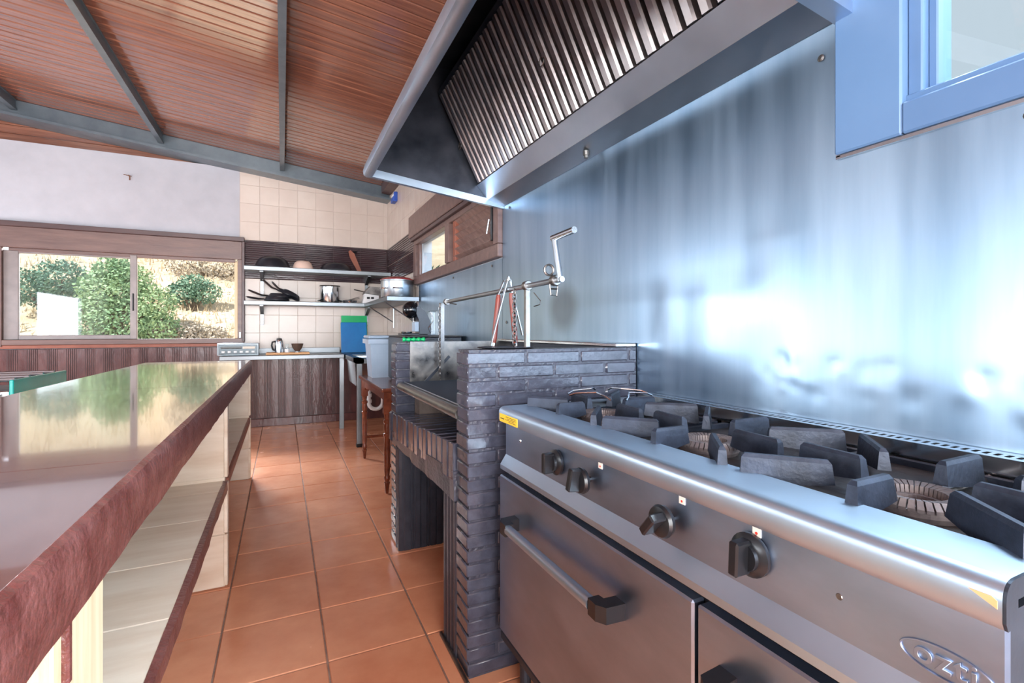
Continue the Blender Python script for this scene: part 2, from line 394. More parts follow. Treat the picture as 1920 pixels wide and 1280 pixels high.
# ------------------------------------------------------------------ roof beams
def beam(name, mb, label):
    return tag(mb.build(name, M['beam']), label, 'beam', 'dark grey steel roof beams')
b = MB(); zb0 = lambda x: 2.827-.1114*(x-1.174)
b.prism([(XL, zb0(XL)), (XR, zb0(XR)), (XR, zb0(XR)+.025), (XL, zb0(XL)+.025)], 6.28, YB+.04)
b.prism([(XL, zb0(XL)+.02), (XR, zb0(XR)+.02), (XR, zb0(XR)+.178), (XL, zb0(XL)+.178)], 6.35, 6.42)
beam('roof_beam', b, 'sloping grey steel beam along the top of the back wall')
for x, lab in ((0, 'grey ceiling purlin running to the tiled part of the back wall'), (-1.18, 'grey ceiling purlin meeting the sloping beam above the wall hook'),
               (-2.36, 'leftmost grey ceiling purlin, only its end in view')):
    z = ZC(x)
    b = MB().box(x-.024, x+.024, YF, 6.34, z-.105, z-.09).box(x-.012, x+.012, YF, 6.34, z-.09, z-.004)
    b.box(x-.024, x+.024, YF, 6.34, z-.012, z-.004)
    beam('ceiling_purlin', b, lab)
b = MB().prism([(1.14, ZC(1.14)-.12), (1.25, ZC(1.25)-.12), (1.25, ZC(1.25)-.004), (1.14, ZC(1.14)-.004)], 2.9, 6.27)
tag(b.build('wall_plate_beam', M['frame_dark']), 'short dark beam along the top of the right wall beside the hood', 'beam')

# ------------------------------------------------------------------ window 1: wide sliding window in the back wall
w1 = thing('window_1', (-1.46, YB, 1.0), None, None, kind='structure')
RB(-2.62, -.40, YB-.05, YB+.02, 2.185, 2.236, .004).build('head_trim', M['frame_dark'], w1)
RB(-2.58, -.425, YB-.03, YB+.02, 1.975, 2.185, .005).build('shutter_box', M['frame'], w1)
RB(-.425, -.395, YB-.045, YB+.02, 1.02, 2.185, .004).build('casing', M['frame_dark'], w1)
RB(-2.62, -2.50, YB-.03, YB+.02, .985, 1.975, .004).build('casing', M['frame'], w1)
RB(-.47, -.425, YB-.02, YB+.06, 1.03, 1.975, .004).build('jamb', M['frame'], w1)
RB(-2.50, -.40, YB-.035, YB+.06, 1.0, 1.055, .005).build('sill', M['frame'], w1)
RB(-2.62, -.40, YB-.02, YB+.02, .965, 1.0, .003).build('sill_trim', M['wood_spoon'], w1)
RB(-2.46, -.5, YB+.0, YB+.05, 1.94, 1.975, .003).build('top_rail', M['frame'], w1)
sash = RB(-2.50, -2.385, YB+.0, YB+.035, 1.055, 1.95, .004).build('sash_stile', M['frame_alu'], w1)
RB(-2.39, -1.48, YB+.003, YB+.035, 1.055, 1.10, .004).build('sash_rail', M['frame_alu'], w1)
RB(-2.39, -1.48, YB+.003, YB+.035, 1.925, 1.965, .004).build('sash_rail', M['frame_alu'], w1)
st = RB(-1.485, -1.425, YB-.005, YB+.035, 1.055, 1.965, .004).build('sash_stile', M['frame_alu'], w1)
RB(-1.465, -1.45, YB-.018, YB-.004, 1.36, 1.55, .004).build('latch', M['black'], st)
B(-2.39, -1.48, YB+.016, YB+.020, 1.09, 1.935).build('pane', M['glass'], w1)
RB(-.505, -.468, YB+.02, YB+.06, 1.055, 1.95, .004).build('sash_stile', M['pine'], w1)
RB(-.455, -.435, YB-.03, YB-.015, 1.06, 1.13, .003).build('catch', M['steel'], w1)

# ------------------------------------------------------------------ window 2: louvred window in the right wall
w2 = thing('window_2', (XR, 3.9, 1.6), None, None, kind='structure')
X0 = XR-.035
RB(XR-.07, XR+.0, 2.80, 5.03, 2.10, 2.325, .006).build('shutter_box', M['frame'], w2)
RB(XR-.06, XR+.0, 2.80, 5.0, 2.065, 2.098, .003).build('shutter_trim', M['frame_dark'], w2)
RB(X0, XR+.03, 2.79, 4.95, 1.615, 1.70, .005).build('sill_rail', M['frame'], w2)
RB(X0, XR+.03, 2.79, 4.95, 2.02, 2.065, .004).build('head_rail', M['frame'], w2)
RB(X0+.001, XR+.03, 4.87, 4.97, 1.701, 2.019, .003).build('stile', M['frame'], w2)
RB(X0+.001, XR+.03, 2.79, 2.87, 1.701, 2.019, .003).build('stile', M['frame'], w2)
RB(X0-.01, XR+.03, 3.76, 3.86, 1.701, 2.019, .003).build('stile', M['frame'], w2)
RB(XR-.02, XR+.03, 3.66, 3.72, 1.69, 2.03, .004).build('stile', M['wood_spoon'], w2)
RB(XR-.012, XR+.03, 4.80, 4.87, 1.70, 2.02, .004).build('sash_stile', M['frame'], w2)
B(XR+.010, XR+.014, 3.86, 4.80, 1.70, 2.02).build('pane', M['glass'], w2)
sl = MB().prism([(-.028, .014), (-.023, .021), (.030, -.022), (.025, -.029)], -.42, .42, 'y').mesh('louver_slat', M['louver'])
for k in range(6):
    piece('louver_slat', sl, w2, (XR+.005, 3.27, 1.725+k*.056))
RB(X0-.006, XR, 2.875, 2.90, 1.73, 1.97, .003).build('louver_control', M['black'], w2)
MB().tube([(X0-.012, 2.905, 1.87), (X0-.02, 2.925, 1.78)], .006).build('control_lever', M['steel'], w2)

# ------------------------------------------------------------------ window 3: window over the cooker at the right
w3 = thing('window_3', (XR, 0, 1.6), None, None, kind='structure')
RB(XR-.02, XR+.06, .60, .745, 1.585, 2.75, .004).build('casing', M['frame_blue_cast'], w3)
RB(XR-.02, XR+.06, -1.0, .60, 1.585, 1.655, .004).build('bottom_rail', M['frame_blue_cast'], w3)
RB(XR+.0, XR+.05, -.96, .615, 1.655, 1.675, .003).build('glazing_rail', M['frame_blue_cast'], w3)
RB(XR+.005, XR+.07, .572, .60, 1.672, 2.75, .003).build('glazing_bead', M['frame_blue_cast'], w3)
RB(XR+.03, XR+.09, .555, .573, 1.672, 2.75, .003).build('glazing_bead', M['frame_blue_cast'], w3)
RB(XR-.02, XR+.06, -1.0, .745, 2.7, 2.78, .004).build('top_rail', M['frame_blue_cast'], w3)
B(XR+.05, XR+.054, -.96, .575, 1.66, 2.7).build('pane', M['glass'], w3)

# ------------------------------------------------------------------ steel sheets on the right wall
def dent(y, z):
    d = 0
    for (a, b_, r, h) in DENTS:
        q = ((y-a)**2+(z-b_)**2)/(r*r)
        if q < 9: d += h*math.exp(-q)
    return d
rd = random.Random(3)
DENTS = [(rd.uniform(.12, 1.0), 1.03+rd.uniform(-.05, .045), rd.uniform(.010, .024), rd.uniform(-.0026, .0026)) for _ in range(46)]
DENTS += [(.95, 1.08, .10, .004), (.6, 1.07, .12, -.004), (.3, 1.06, .11, .004), (1.5, 1.35, .35, -.005), (.8, 1.4, .4, .005), (2.1, 1.45, .3, .005)]
def sheet(y0, y1, zr, ny, nz, skip=None):
    ys = [y0+(y1-y0)*i/ny for i in range(ny+1)]; zs = [zr[0]+(zr[1]-zr[0])*j/nz for j in range(nz+1)]
    vs = []; fs = []
    for y in ys:
        for z in zs: vs.append((XR-.004+dent(y, z)+.0015*noise.noise(Vector((y*1.7, z*1.7, 0))), y, z))
    for i in range(ny):
        for j in range(nz):
            if skip and skip((ys[i]+ys[i+1])/2, (zs[j]+zs[j+1])/2): continue
            a = i*(nz+1)+j; fs.append((a, a+1, a+nz+2, a+nz+1))
    used = sorted({k for f in fs for k in f}); mp = {k: q for q, k in enumerate(used)}
    mb = MB().add([vs[k] for k in used], [tuple(mp[k] for k in f) for f in fs])
    nv = len(mb.v); back = [(v.x+.0025, v.y, v.z) for v in mb.v]; ff = list(mb.f)
    mb.add(back, [f[::-1] for f in ff])
    ed = {}
    for f in ff:
        for q in range(4):
            e = (f[q], f[(q+1) % 4]); ed.setdefault(tuple(sorted(e)), []).append(e)
    for k, e in ed.items():
        if len(e) == 1: mb.f.append((e[0][0], e[0][1], e[0][1]+nv, e[0][0]+nv))
    return mb
ss = thing('steel_splashback', (XR, 1.4, .0), 'large dented stainless steel sheet covering the wall behind the cooker', 'wall sheet')
sheet(.746-1.8, 2.785, (.30, 1.93), 312, 132, lambda y, z: y < .746 and z > 1.583).build('sheet', M['steel_wall'], ss, smooth=True)
def rivet(p, par):
    MB().lathe([(.0, .0), (.008, .001), (.009, .003), (.004, .006), (.001, .006)], (0,0,0), 12, 'x').xf(Matrix.Translation(p) @ Matrix.Rotation(math.pi, 4, 'Z')).build('rivet', M['steel_old'], par)
for y, z in ((2.68, 1.90), (.785, 1.85), (2.72, 1.2), (.4, 1.55)): rivet((XR-.005, y, z), ss)
B(XR-.012, XR-.002, .735, .745, 1.58, 1.93).build('edge_trim', M['steel_bright'], ss)
B(XR-.012, XR-.002, -1.0, .745, 1.575, 1.583).build('edge_trim', M['steel_bright'], ss)
s2 = thing('steel_splashback', (XR, 3.8, .0), 'smaller steel sheet on the wall below the louvred window', 'wall sheet')
sheet(2.79, 4.86, (.30, 1.605), 60, 40).build('sheet', M['steel_wall'], s2, smooth=True)
for y, z in ((2.95, 1.575), (3.75, 1.575), (3.75, 1.1), (4.8, 1.55)): rivet((XR-.005, y, z), s2)

# ------------------------------------------------------------------ extractor hood
HY0, HY1 = .717, 2.775
hood = thing('extractor_hood', (.85, 1.75, 1.93), 'stainless steel extractor hood with dark inside over cooker and grill', 'hood')
sh = MB()
T = .012
def quad(mb, a, b_, y0, y1, t=.006):
    d = Vector((b_[0]-a[0], b_[1]-a[1])); nrm = Vector((-d.y, d.x)).normalized()*t
    mb.prism([a, b_, (b_[0]+nrm.x, b_[1]+nrm.y), (a[0]+nrm.x, a[1]+nrm.y)], y0, y1)
quad(sh, (.445, 2.055), (.80, 2.70), HY0, HY1, .008); sh.build('front_panel', M['steel_dark'], hood)
B(.79, XR, HY0, HY1, 2.70, 2.71).build('top_panel', M['steel_dark'], hood)
for y0, y1 in ((HY1-.008, HY1), (HY0, HY0+.008)):
    MB().prism([(.44, 2.03), (1.255, 1.935), (1.255, 2.70), (.80, 2.70)], y0, y1).build('end_panel', M['steel_dark'], hood)
# rolled rim round the bottom
rimp = [(.405, 2.035), (.41, 2.012), (.425, 2.002), (.455, 2.004), (.458, 2.016), (.45, 2.06), (.44, 2.075), (.415, 2.07)]
MB().prism(rimp, HY0-.012, HY1+.012).build('front_rim', M['steel_light'], hood, smooth=True)
for y0, y1 in ((HY1-.012, HY1+.016), (HY0-.016, HY0+.03)):
    MB().prism([(.43, 2.006), (1.255, 1.912), (1.255, 1.95), (.43, 2.05)], y0, y1).build('end_rim', M['steel_light'], hood)
# grease trough at the back
MB().prism([(1.075, 2.035), (1.145, 1.955), (1.15, 1.957), (1.082, 2.037)], HY0, HY1-.01).build('grease_trough', M['steel_light'], hood)
MB().prism([(1.145, 1.955), (1.255, 1.925), (1.255, 1.93), (1.147, 1.96)], HY0, HY1-.01).build('trough_bottom', M['steel'], hood)
MB().lathe([(.010, 0), (.010, .012), (.014, .012), (.014, .03), (.006, .034), (.006, .05)], (1.205, 1.78, 1.905), 10).build('drain_tap', M['steel_old'], hood)
MB().tube([(1.205, 1.765, 1.925), (1.205, 1.80, 1.925)], .004).build('tap_lever', M['steel_old'], hood)
# baffle filters, each with its channels
FA, FB = Vector((1.085, 0, 2.045)), Vector((.845, 0, 2.52))
fd = (FB-FA); fl_ = fd.length; fang = math.atan2(fd.z, -fd.x)
NB = 9; bp = .0535
def baffle_mesh():
    h = bp/2; prof = [(-h*.98, .004), (-h*.90, -.016), (-h*.66, -.024), (h*.25, -.024), (h*.50, -.016), (h*.56, .004), (h*.50, .006), (-h*.9, .006)]
    # profile: u across (y), v out of plane ; extruded along filter height (local z)
    vs = []; m = len(prof)
    for z in (0, fl_):
        for u, v in prof: vs.append((v, u, z))
    fs = [tuple(range(m))[::-1], tuple(range(m, 2*m))]+[(i, (i+1) % m, m+(i+1) % m, m+i) for i in range(m)]
    return MB().add(vs, fs).mesh('baffle', M['baffle'])
bme = baffle_mesh(); ry = -math.atan2(-fd.x, fd.z)
nf = 4; fw = (HY1-HY0-.06)/nf
for k in range(nf):
    yc = HY1-.035-(k+.5)*fw
    fo = thing('baffle_filter', (FA.x, yc, FA.z), None, None); del W[fo]; W[fo] = Vector((FA.x, yc, FA.z)); fo.parent = hood; fo.location = W[fo]-W[hood]
    bk = MB().box(.012, .016, -fw/2+.003, fw/2-.003, 0, fl_); me = bk.mesh('filter_back', M['steel_dark'])
    piece('filter_back', me, fo, (FA.x, yc, FA.z), (0, ry, 0))
    for q in range(NB):
        piece('baffle', bme, fo, (FA.x, yc-fw/2+(q+.5)*fw/NB, FA.z), (0, ry, 0))
    if k in (0, 2):
        for sg in (-1,): MB().tube([tuple(FA+fd*.42+Vector((-.03, yc+fw*.5-.01-FA.y, 0))+Vector((.0, .02*math.cos(t), .02*math.sin(t)))) for t in [i*math.pi/6 for i in range(12)]], .0025, 6, closed=True).build('filter_ring', M['steel_old'], fo)
MB().prism([(FB.x, FB.z), (FB.x-.02, FB.z+.03), (FB.x+.06, FB.z+.06)], HY0, HY1-.01).build('filter_rail', M['steel_dark'], hood)

# ------------------------------------------------------------------ cooker
CX, CY0, CY1 = .63, .22, 1.425
ck = thing('gas_cooker', (.93, .82, 0), 'stainless steel three-burner gas range with oven doors under the hood', 'cooker')
B(.66, 1.25, CY0+.01, CY1-.01, .16, .86).build('body', M['steel_dark'], ck)
rp = [(.655, .858), (.634, .858), (.630, .866), (.630, .886)]+[(.648-.018*math.cos(t), .888+.018*math.sin(t)) for t in [i*math.pi/12 for i in range(1, 7)]]+[(.735, .906), (.735, .885), (.655, .885)]
MB().prism(rp, CY0, CY1).build('front_rim', M['steel_light'], ck, smooth=True)
MB().prism(rp, CY0-.003, CY0-.0003).build('rim_end_shade', M['steel_dark'], ck)  # added thin dark layer; shade on the rim's end face put into colour
for y0, y1 in ((CY0, CY0+.035), (CY1-.035, CY1)): RB(.73, 1.25, y0, y1, .86, .906, .004).build('side_rim', M['steel'], ck)
MB().prism([(.652, .858), (.652, .752), (.665, .748), (.665, .858)], CY0+.006, CY1-.006).build('control_panel', M['steel_front'], ck)
MB().prism([(.652, .752), (.632, .722), (.632, .708), (.665, .708), (.665, .75)], CY0+.006, CY1-.006).build('panel_ledge', M['steel_light'], ck)
B(.733, 1.19, CY0+.035, CY1-.035, .862, .872).build('burner_deck', M['deck'], ck)
B(.728, .745, CY0+.035, CY1-.035, .872, .893).build('deck_edge', M['deck'], ck)
# rear flue strip with slots
rs = MB(); nsl = 74; ya, yb_ = CY0+.005, CY1-.01; stp = (yb_-ya)/nsl
rs.box(1.185, 1.202, ya, yb_, .885, .917).box(1.226, 1.25, ya, yb_, .885, .917)
for k in range(nsl): rs.box(1.202, 1.226, ya+k*stp, ya+k*stp+stp*.5, .911, .917)
rs.build('flue_strip', M['steel_bright'], ck); B(1.19, 1.24, ya, yb_, .872, .88).build('flue_floor', M['deck'], ck)
# doors
YS = .607
def door(y0, y1, hy0, hy1, hz):
    d = RB(.63, .66, y0, y1, .195, .690, .004).build('oven_door', M['steel_front'], ck)
    h = MB().tube([(.585, hy0, hz), (.585, hy1, hz)], .0140, 12).build('handle', M['steel_light'], d, smooth=True)
    for y, sgn in ((hy0, 1), (hy1, -1)):
        pr = [(.573, y-.004), (.572, y-.032*sgn+.0), (.585, y-.052*sgn), (.632, y-.056*sgn), (.632, y-.022*sgn), (.602, y-.020*sgn), (.600, y-.004)]
        MB().prism(pr, hz-.017, hz+.017, 'z').build('handle_cap', M['black'], d)
    return d
door(YS+.004, CY1-.005, .845, 1.255, .578)
door(CY0+.008, YS-.004, .30, .50, .60)
RB(.633, .66, CY0+.008, CY1-.005, .165, .19, .003).build('kick_rail', M['steel_dark'], ck)
for y in (CY0+.05, .8, CY1-.05):
    for x in (.70, 1.18): MB().lathe([(.026, 0), (.026, .006), (.018, .012), (.018, .165)], (x, y, 0), 14).build('leg', M['steel_dark'], ck)
# knobs
def knob(y, z, rot, shaft, disc, tip=0):
    k = MB()
    x = .652-shaft
    k.tube([(.655, y, z), (x-.004, y, z)], .006, 8) if shaft else None
    if disc: k.lathe([(.030, 0), (.033, -.004), (.033, -.010), (.026, -.015), (.022, -.016), (.021, -.022), (.001, -.022)], (x, y, z), 28, 'x', True, False)
    else: k.lathe([(.020, 0), (.028, -.004), (.030, -.012), (.027, -.018), (.012, -.022), (.001, -.022)], (x, y, z), 24, 'x', True, False)
    o = k.build('knob', M['black'], ck, smooth=True)
    g = MB().rbox(-.046, -.014, -.0085, .0085, -.026, .026, .003).xf(Matrix.Translation((x, y, z)) @ Matrix.Rotation(rot, 4, 'X') @ Matrix.Rotation(tip, 4, 'Y')).build('knob_grip', M['black'], o)
knob(1.093, .806, 0, .0, True); knob(.945, .802, .1, .016, False, .12); knob(.681, .802, .75, .016, False, -.1); knob(.512, .808, .04, .0, True)
for y in (.905, .657, .505):
    st = B(.6505, .652, y-.007, y+.007, .837, .853).build('burner_mark', M['paper'], ck)
    MB().lathe([(.0022, 0), (.0022, -.0006)], (.6505, y, .842), 10, 'x').build('red_dot', M['red'], st)
MB().lathe([(.0055, 0), (.0045, -.002), (.001, -.003)], (.652, 1.315, .815), 10, 'x').build('screw', M['steel_bright'], ck)
MB().lathe([(.0045, 0), (.0035, -.001), (.001, -.001)], (.652, .385, .805), 10, 'x').build('screw', M['steel_old'], ck)
sy = B(.6290, .6302, 1.29, 1.418, .861, .886).build('yellow_sticker', M['yellow'], ck); tag(sy, 'yellow warning sticker')
ln = MB()
for k, (a, c) in enumerate(((1.30, 1.37), (1.30, 1.36), (1.31, 1.375), (1.30, 1.35))): ln.box(.6286, .629, a, c, .880-k*.0045, .8815-k*.0045)
ln.box(.6286, .629, 1.383, 1.41, .870, .873).build('sticker_lines', M['ink'], sy)
MB().prism([(.246, .889), (.228, .889), (.2235, .886), (.2235, .878)], .6294, .6302, 'x').build('label_scrap', M['wood_board'], ck)
# embossed maker's mark in an oval
oc = Vector((.651, .274, .786))
MB().tube([oc+Vector((0, .042*math.cos(t), .0165*math.sin(t))) for t in [i*2*math.pi/40 for i in range(40)]], .0013, 6, closed=True).build('emblem_ring', M['steel_front'], ck, smooth=True)
fc = bpy.data.curves.new('emblem_text', 'FONT'); fc.body = 'ozti'; fc.size = .034; fc.align_x = 'CENTER'; fc.align_y = 'CENTER'; fc.extrude = .0012; fc.bevel_depth = .0006; fc.space_character = 1.12
tmp = bpy.data.objects.new('tmp', fc); COL.objects.link(tmp); bpy.context.view_layer.update()
tme_ = bpy.data.meshes.new_from_object(tmp.evaluated_get(bpy.context.evaluated_depsgraph_get())); bpy.data.objects.remove(tmp)
tme_.name = 'emblem_letters'; tme_.materials.clear(); tme_.materials.append(M['steel_front'])
piece('emblem_letters', tme_, ck, oc+Vector((.0, 0, .002)), (HP, 0, -HP))
# burners
BC = [(.885, 1.215), (.885, .812), (.885, .41)]
for (x, y) in BC:
    bo = MB().lathe([(.062, .872), (.066, .880), (.066, .888), (.030, .888), (.028, .872)], (x, y, 0), 36, 'z', False, False).build('burner', M['iron_rust'], ck)
    cap = MB(); nn = 40
    for k in range(nn):
        a0, a1 = 2*math.pi*k/nn, 2*math.pi*(k+.78)/nn
        pts = []
        for (r, z) in ((.069, .888), (.069, .893), (.060, .903), (.040, .900), (.038, .888)):
            for a in (a0, a1): pts.append((x+r*math.cos(a), y+r*math.sin(a), z))
        cap.add(pts, [(0,1,3,2), (2,3,5,4), (4,5,7,6), (6,7,9,8), (8,9,1,0), (0,2,4,6,8), (1,9,7,5,3)])
    cap.build('burner_teeth', M['iron_rust'], bo)
    MB().lathe([(.067, .884), (.067, .890), (.055, .894), (.041, .892), (.039, .884)], (x, y, 0), 36, 'z', False, False).build('burner_crown', M['iron_rust'], bo)
    MB().tube([(x+.03, y+.02, .876), (1.18, y+.02, .876)], .008).build('gas_pipe', M['steel_old'], bo)
# cast iron pan supports
def fin(p0, p1, z0, z1, t0=.017, t1=.011):
    p0, p1 = Vector(p0), Vector(p1); d = (p1-p0).normalized(); nn = Vector((-d.y, d.x)); L = (p1-p0).length
    vs = []
    for (z, t, e) in ((z0, t0, 0), (z1-.006, t1, .004), (z1, t1-.005, .009)):
        for s_ in (0, 1):
            for k in (1, -1):
                q = (p0+d*e if s_ == 0 else p1-d*e)+nn*k*t/1.0*.62; vs.append((q.x, q.y, z+(.018 if s_ == 0 and z == z0 else 0)))
    fs = [(0,1,3,2)]
    for l in range(2):
        o = l*4
        fs += [(o, o+2, o+6, o+4), (o+2, o+3, o+7, o+6), (o+3, o+1, o+5, o+7), (o+1, o, o+4, o+5)]
    fs.append((8, 10, 11, 9)); return MB().add(vs, fs)
labs = ['cast iron pan support on the burner nearest the brick grill, under the wire trivet', 'cast iron pan support on the middle burner of the cooker', 'cast iron pan support on the cooker burner nearest the camera']
for (x, y), lb in zip(BC, labs):
    g = thing('pan_support', (x, y, .872), lb, 'pan support', 'pan supports on the cooker')
    fr = MB()
    for (a, c) in ((-.185, .185),): pass
    ext_x0, ext_x1, ey = .142, .285, .19
    fr.box(x-ext_x0, x+ext_x1, y-ey, y-ey+.016, .872, .884).box(x-ext_x0, x+ext_x1, y+ey-.016, y+ey, .872, .884)
    fr.box(x-ext_x0, x-ext_x0+.016, y-ey, y+ey, .872, .884).box(x+ext_x1-.016, x+ext_x1, y-ey, y+ey, .872, .884)
    fr.build('frame', M['iron'], g)
    for (a, c) in (((-.068, 0), (-.165, .0)), ((.075, 0), (.20, 0)), ((0, .07), (.012, .190)), ((0, -.07), (-.012, -.190)),
                   ((-.072, .078), (-.165, .184)), ((-.072, -.078), (-.165, -.184)), ((.085, .085), (.20, .185)), ((.085, -.085), (.20, -.185))):
        fin((x+a[0], y+a[1]), (x+c[0], y+c[1]), .882, .938).build('fin', M['iron'], g)
# wire trivet
tv = MB(); c = Vector((.93, 1.245, .952))
for k in range(4):
    a = k*HP+.35
    p = [c+Vector((math.cos(a+u)*r, math.sin(a+u)*r, dz)) for u, r, dz in ((-.62, .13, -.004), (-.5, .115, .004), (-.35, .095, .006), (0, .07, .008), (.35, .095, .006), (.5, .115, .004), (.62, .13, -.004))]
    tv.tube(p, .003, 6)
tag(tv.build('wire_trivet', M['steel_bright']), 'bent wire trivet lying on the far burner of the cooker', 'trivet')

# ------------------------------------------------------------------ brick barbecue
GX, GY0, GY1 = .55, 1.50, 2.73
gr = thing('brick_barbecue', (.9, 2.1, 0), 'black painted brick barbecue with arched opening beside the cooker', 'barbecue')
CO = .0467; NC = 23; BT = .110
bms = []
def brick_mesh(sx, sy, sz):
    mb = MB().rbox(-sx/2, sx/2, -sy/2, sy/2, -sz/2, sz/2, .0035, 1)
    for v in mb.v:
        q = noise.noise_vector(v*23+Vector((sx*31+len(bms)*9, sy, sz)))*.0010; v += q
    me = mb.mesh('brick', M['brick'], smooth=True); bms.append(me); return me
def brick_wall(y0, y1, skipfn=None):
    B(GX+.006, XR-.01, y0+.0035, y1-.0035, 0, NC*CO+.010).build('mortar_core', M['mortar'], gr)
    full = [brick_mesh(.214, y1-y0, CO-.007) for _ in range(2)]; half = brick_mesh(.103, y1-y0, CO-.007)
    end = brick_mesh(.06, y1-y0, CO-.007)
    for r in range(NC):
        zc = (r+.5)*CO+.004; x = GX
        seq = []
        if r % 2: seq.append(.103)
        while x+sum(s+.008 for s in seq)+.214 < XR-.01: seq.append(.214)
        for s in seq:
            me = half if s < .15 else random.choice(full)
            piece('brick', me, gr, (x+s/2+random.uniform(-.0015, .0015), (y0+y1)/2+random.uniform(-.002, .002), zc+random.uniform(-.0008, .0008)), (random.uniform(-.006, .006), 0, random.uniform(-.004, .004)))
            x += s+.008
        if XR-.012-x > .03:
            wdt = XR-.012-x
            o = piece('brick', end, gr, (x+wdt/2, (y0+y1)/2, zc)); o.scale.x = wdt/.06
brick_wall(GY0, GY0+BT); brick_wall(2.61, GY1)
# lower piers clad with fluted tiles
def flutes(y0, y1, x, z0, z1, n):
    prof = [(x+.10, y0), (x+.012, y0)]
    st = (y1-y0)/n
    for i in range(n):
        a = y0+i*st; prof += [(x, a+st*.12), (x-.003, a+st*.3), (x-.003, a+st*.6), (x, a+st*.78), (x+.008, a+st*.86), (x+.008, a+st)]
    prof += [(x+.10, y1)]
    return MB().prism(prof, z0, z1, 'z')
flutes(1.612, 1.765, GX, 0, .545, 4).build('fluted_pier', M['flute'], gr)
B(GX+.06, XR-.02, 1.612, 1.76, 0, .54).build('pier_core', M['flute'], gr)
flutes(2.525, 2.612, GX, 0, .53, 2).build('fluted_pier', M['flute'], gr)
# fluted inner face of the far pier
prof = [(GX+.02, 2.61), (GX+.02, 2.528)]; st = .085
for i in range(7):
    a = GX+.03+i*st; prof += [(a, 2.522), (a+st*.35, 2.522), (a+st*.42, 2.530), (a+st*.5, 2.522), (a+st*.58, 2.530), (a+st*.66, 2.522), (a+st*.95, 2.522), (a+st*.97, 2.530)]
prof += [(1.22, 2.53), (1.22, 2.61)]
MB().prism(prof, 0, .60, 'z').build('fluted_inner_face', M['flute'], gr)
B(1.15, XR-.02, 1.61, 2.61, 0, .60).build('opening_back', M['flute'], gr)
# lintel: mortar bed and soldier bricks
def zl(y): return .757-.052*(y-1.55)/1.05
mb = MB(); n_ = 16
vs = []; fs = []
for i in range(n_+1):
    y = 1.612+(2.70-1.612)*i/n_; jx = random.uniform(-.006, .004); jz = random.uniform(-.006, .006)
    zb_ = .548-.012*(y-1.7)+jz
    vs += [(GX-.004+jx, y, zb_), (GX-.008+jx, y, zl(y)-.10+jz), (GX+.26, y, zl(y)-.10), (GX+.26, y, zb_)]
for i in range(n_):
    o = i*4
    for k in range(4): fs.append((o+k, o+(k+1) % 4, o+4+(k+1) % 4, o+4+k))
fs += [(0,1,2,3), (n_*4+3, n_*4+2, n_*4+1, n_*4)]
mb.add(vs, fs).build('lintel_bed', M['mortar'], gr)
sbm = [brick_mesh(.225, .056, .132) for _ in range(3)]
for k in range(15):
    y = 1.648+k*.0698
    piece('brick', random.choice(sbm), gr, (GX+.103+random.uniform(-.004, .003), y, zl(y)-.066+random.uniform(-.002, .002)), (-.04, random.uniform(-.02, .02), random.uniform(-.02, .02)))
RB(GX-.012, GX+.10, 2.685, 2.74, .54, .70, .008).build('lintel_end', M['mortar'], gr)
# fire bed, inner lining
B(GX+.22, XR-.02, 1.61, 2.61, .60, .66).build('fire_bed', M['ash'], gr)
B(XR-.035, XR-.02, 1.61, 2.61, .66, 1.09).build('back_lining', M['steel_dark'], gr)
ls = B(GX+.075, XR-.03, 2.600, 2.611, .80, 1.088).build('side_lining', M['steel_old'], gr); tag(ls, 'worn steel plate lining the far side')
MB().prism([(GX+.12, .84), (GX+.14, .84), (GX+.30, 1.0), (GX+.29, 1.01)], 2.592, 2.6).build('lining_brace', M['steel_dark'], gr)
B(GX+.10, 1.1, 2.50, 2.60, .70, .80).build('ash_box', M['ash'], gr)
RB(GX-.014, GX-.002, 1.47, 1.77, 0, .014, .003).build('base_seal', M['steel_old'], gr)
RB(1.15, XR-.012, 1.50, 2.70, 1.086, 1.100, .003).build('rear_ledge', M['steel_bright'], gr)
# charcoal
def lump(r, seed):
    bm = bmesh.new(); bmesh.ops.create_icosphere(bm, subdivisions=1, radius=r)
    rr = random.Random(seed)
    for v in bm.verts: v.co *= rr.uniform(.7, 1.25)
    return MB().bm(bm)
for k in range(16):
    mb = lump(random.uniform(.016, .03), k); x, y = random.uniform(GX+.24, GX+.38), 1.66+k*.055
    tag(mb.xf(Matrix.Translation((x, y, .69))).build('charcoal_lump', M['coal']), 'black charcoal lump in the bed of the brick barbecue', 'charcoal', 'charcoal in the barbecue')

# grill grate
gg = thing('grill_grate', (.85, 2.07, .86), 'steel grill grate with a rounded front gutter, hung inside the barbecue', 'grill')
gy0, gy1 = 1.625, 2.585
gu = MB().tube([(GX+.022, gy0, .852), (GX+.022, gy1, .852)], .022, 14).build('gutter', M['steel_old'], gg, smooth=True)
RB(GX+.038, GX+.044, gy0, gy1, .85, .876, .002).build('gutter_lip', M['steel'], gg)
bar = MB().prism([(-.006, .012), (0, .002), (.006, .012), (.004, .012), (0, .006), (-.004, .012)], 0, .58, 'x')
bm_ = MB().add([(v.x, v.y, v.z) for v in bar.v], bar.f).mesh('bar', M['steel_dark'])
nb = 62
for k in range(nb):
    piece('bar', bm_, gg, (GX+.044, gy0+.008+k*(gy1-gy0-.016)/(nb-1), .862))
for x in (GX+.2, GX+.45, GX+.61): RB(x, x+.012, gy0, gy1, .850, .862, .002).build('crossbar', M['steel_dark'], gg)

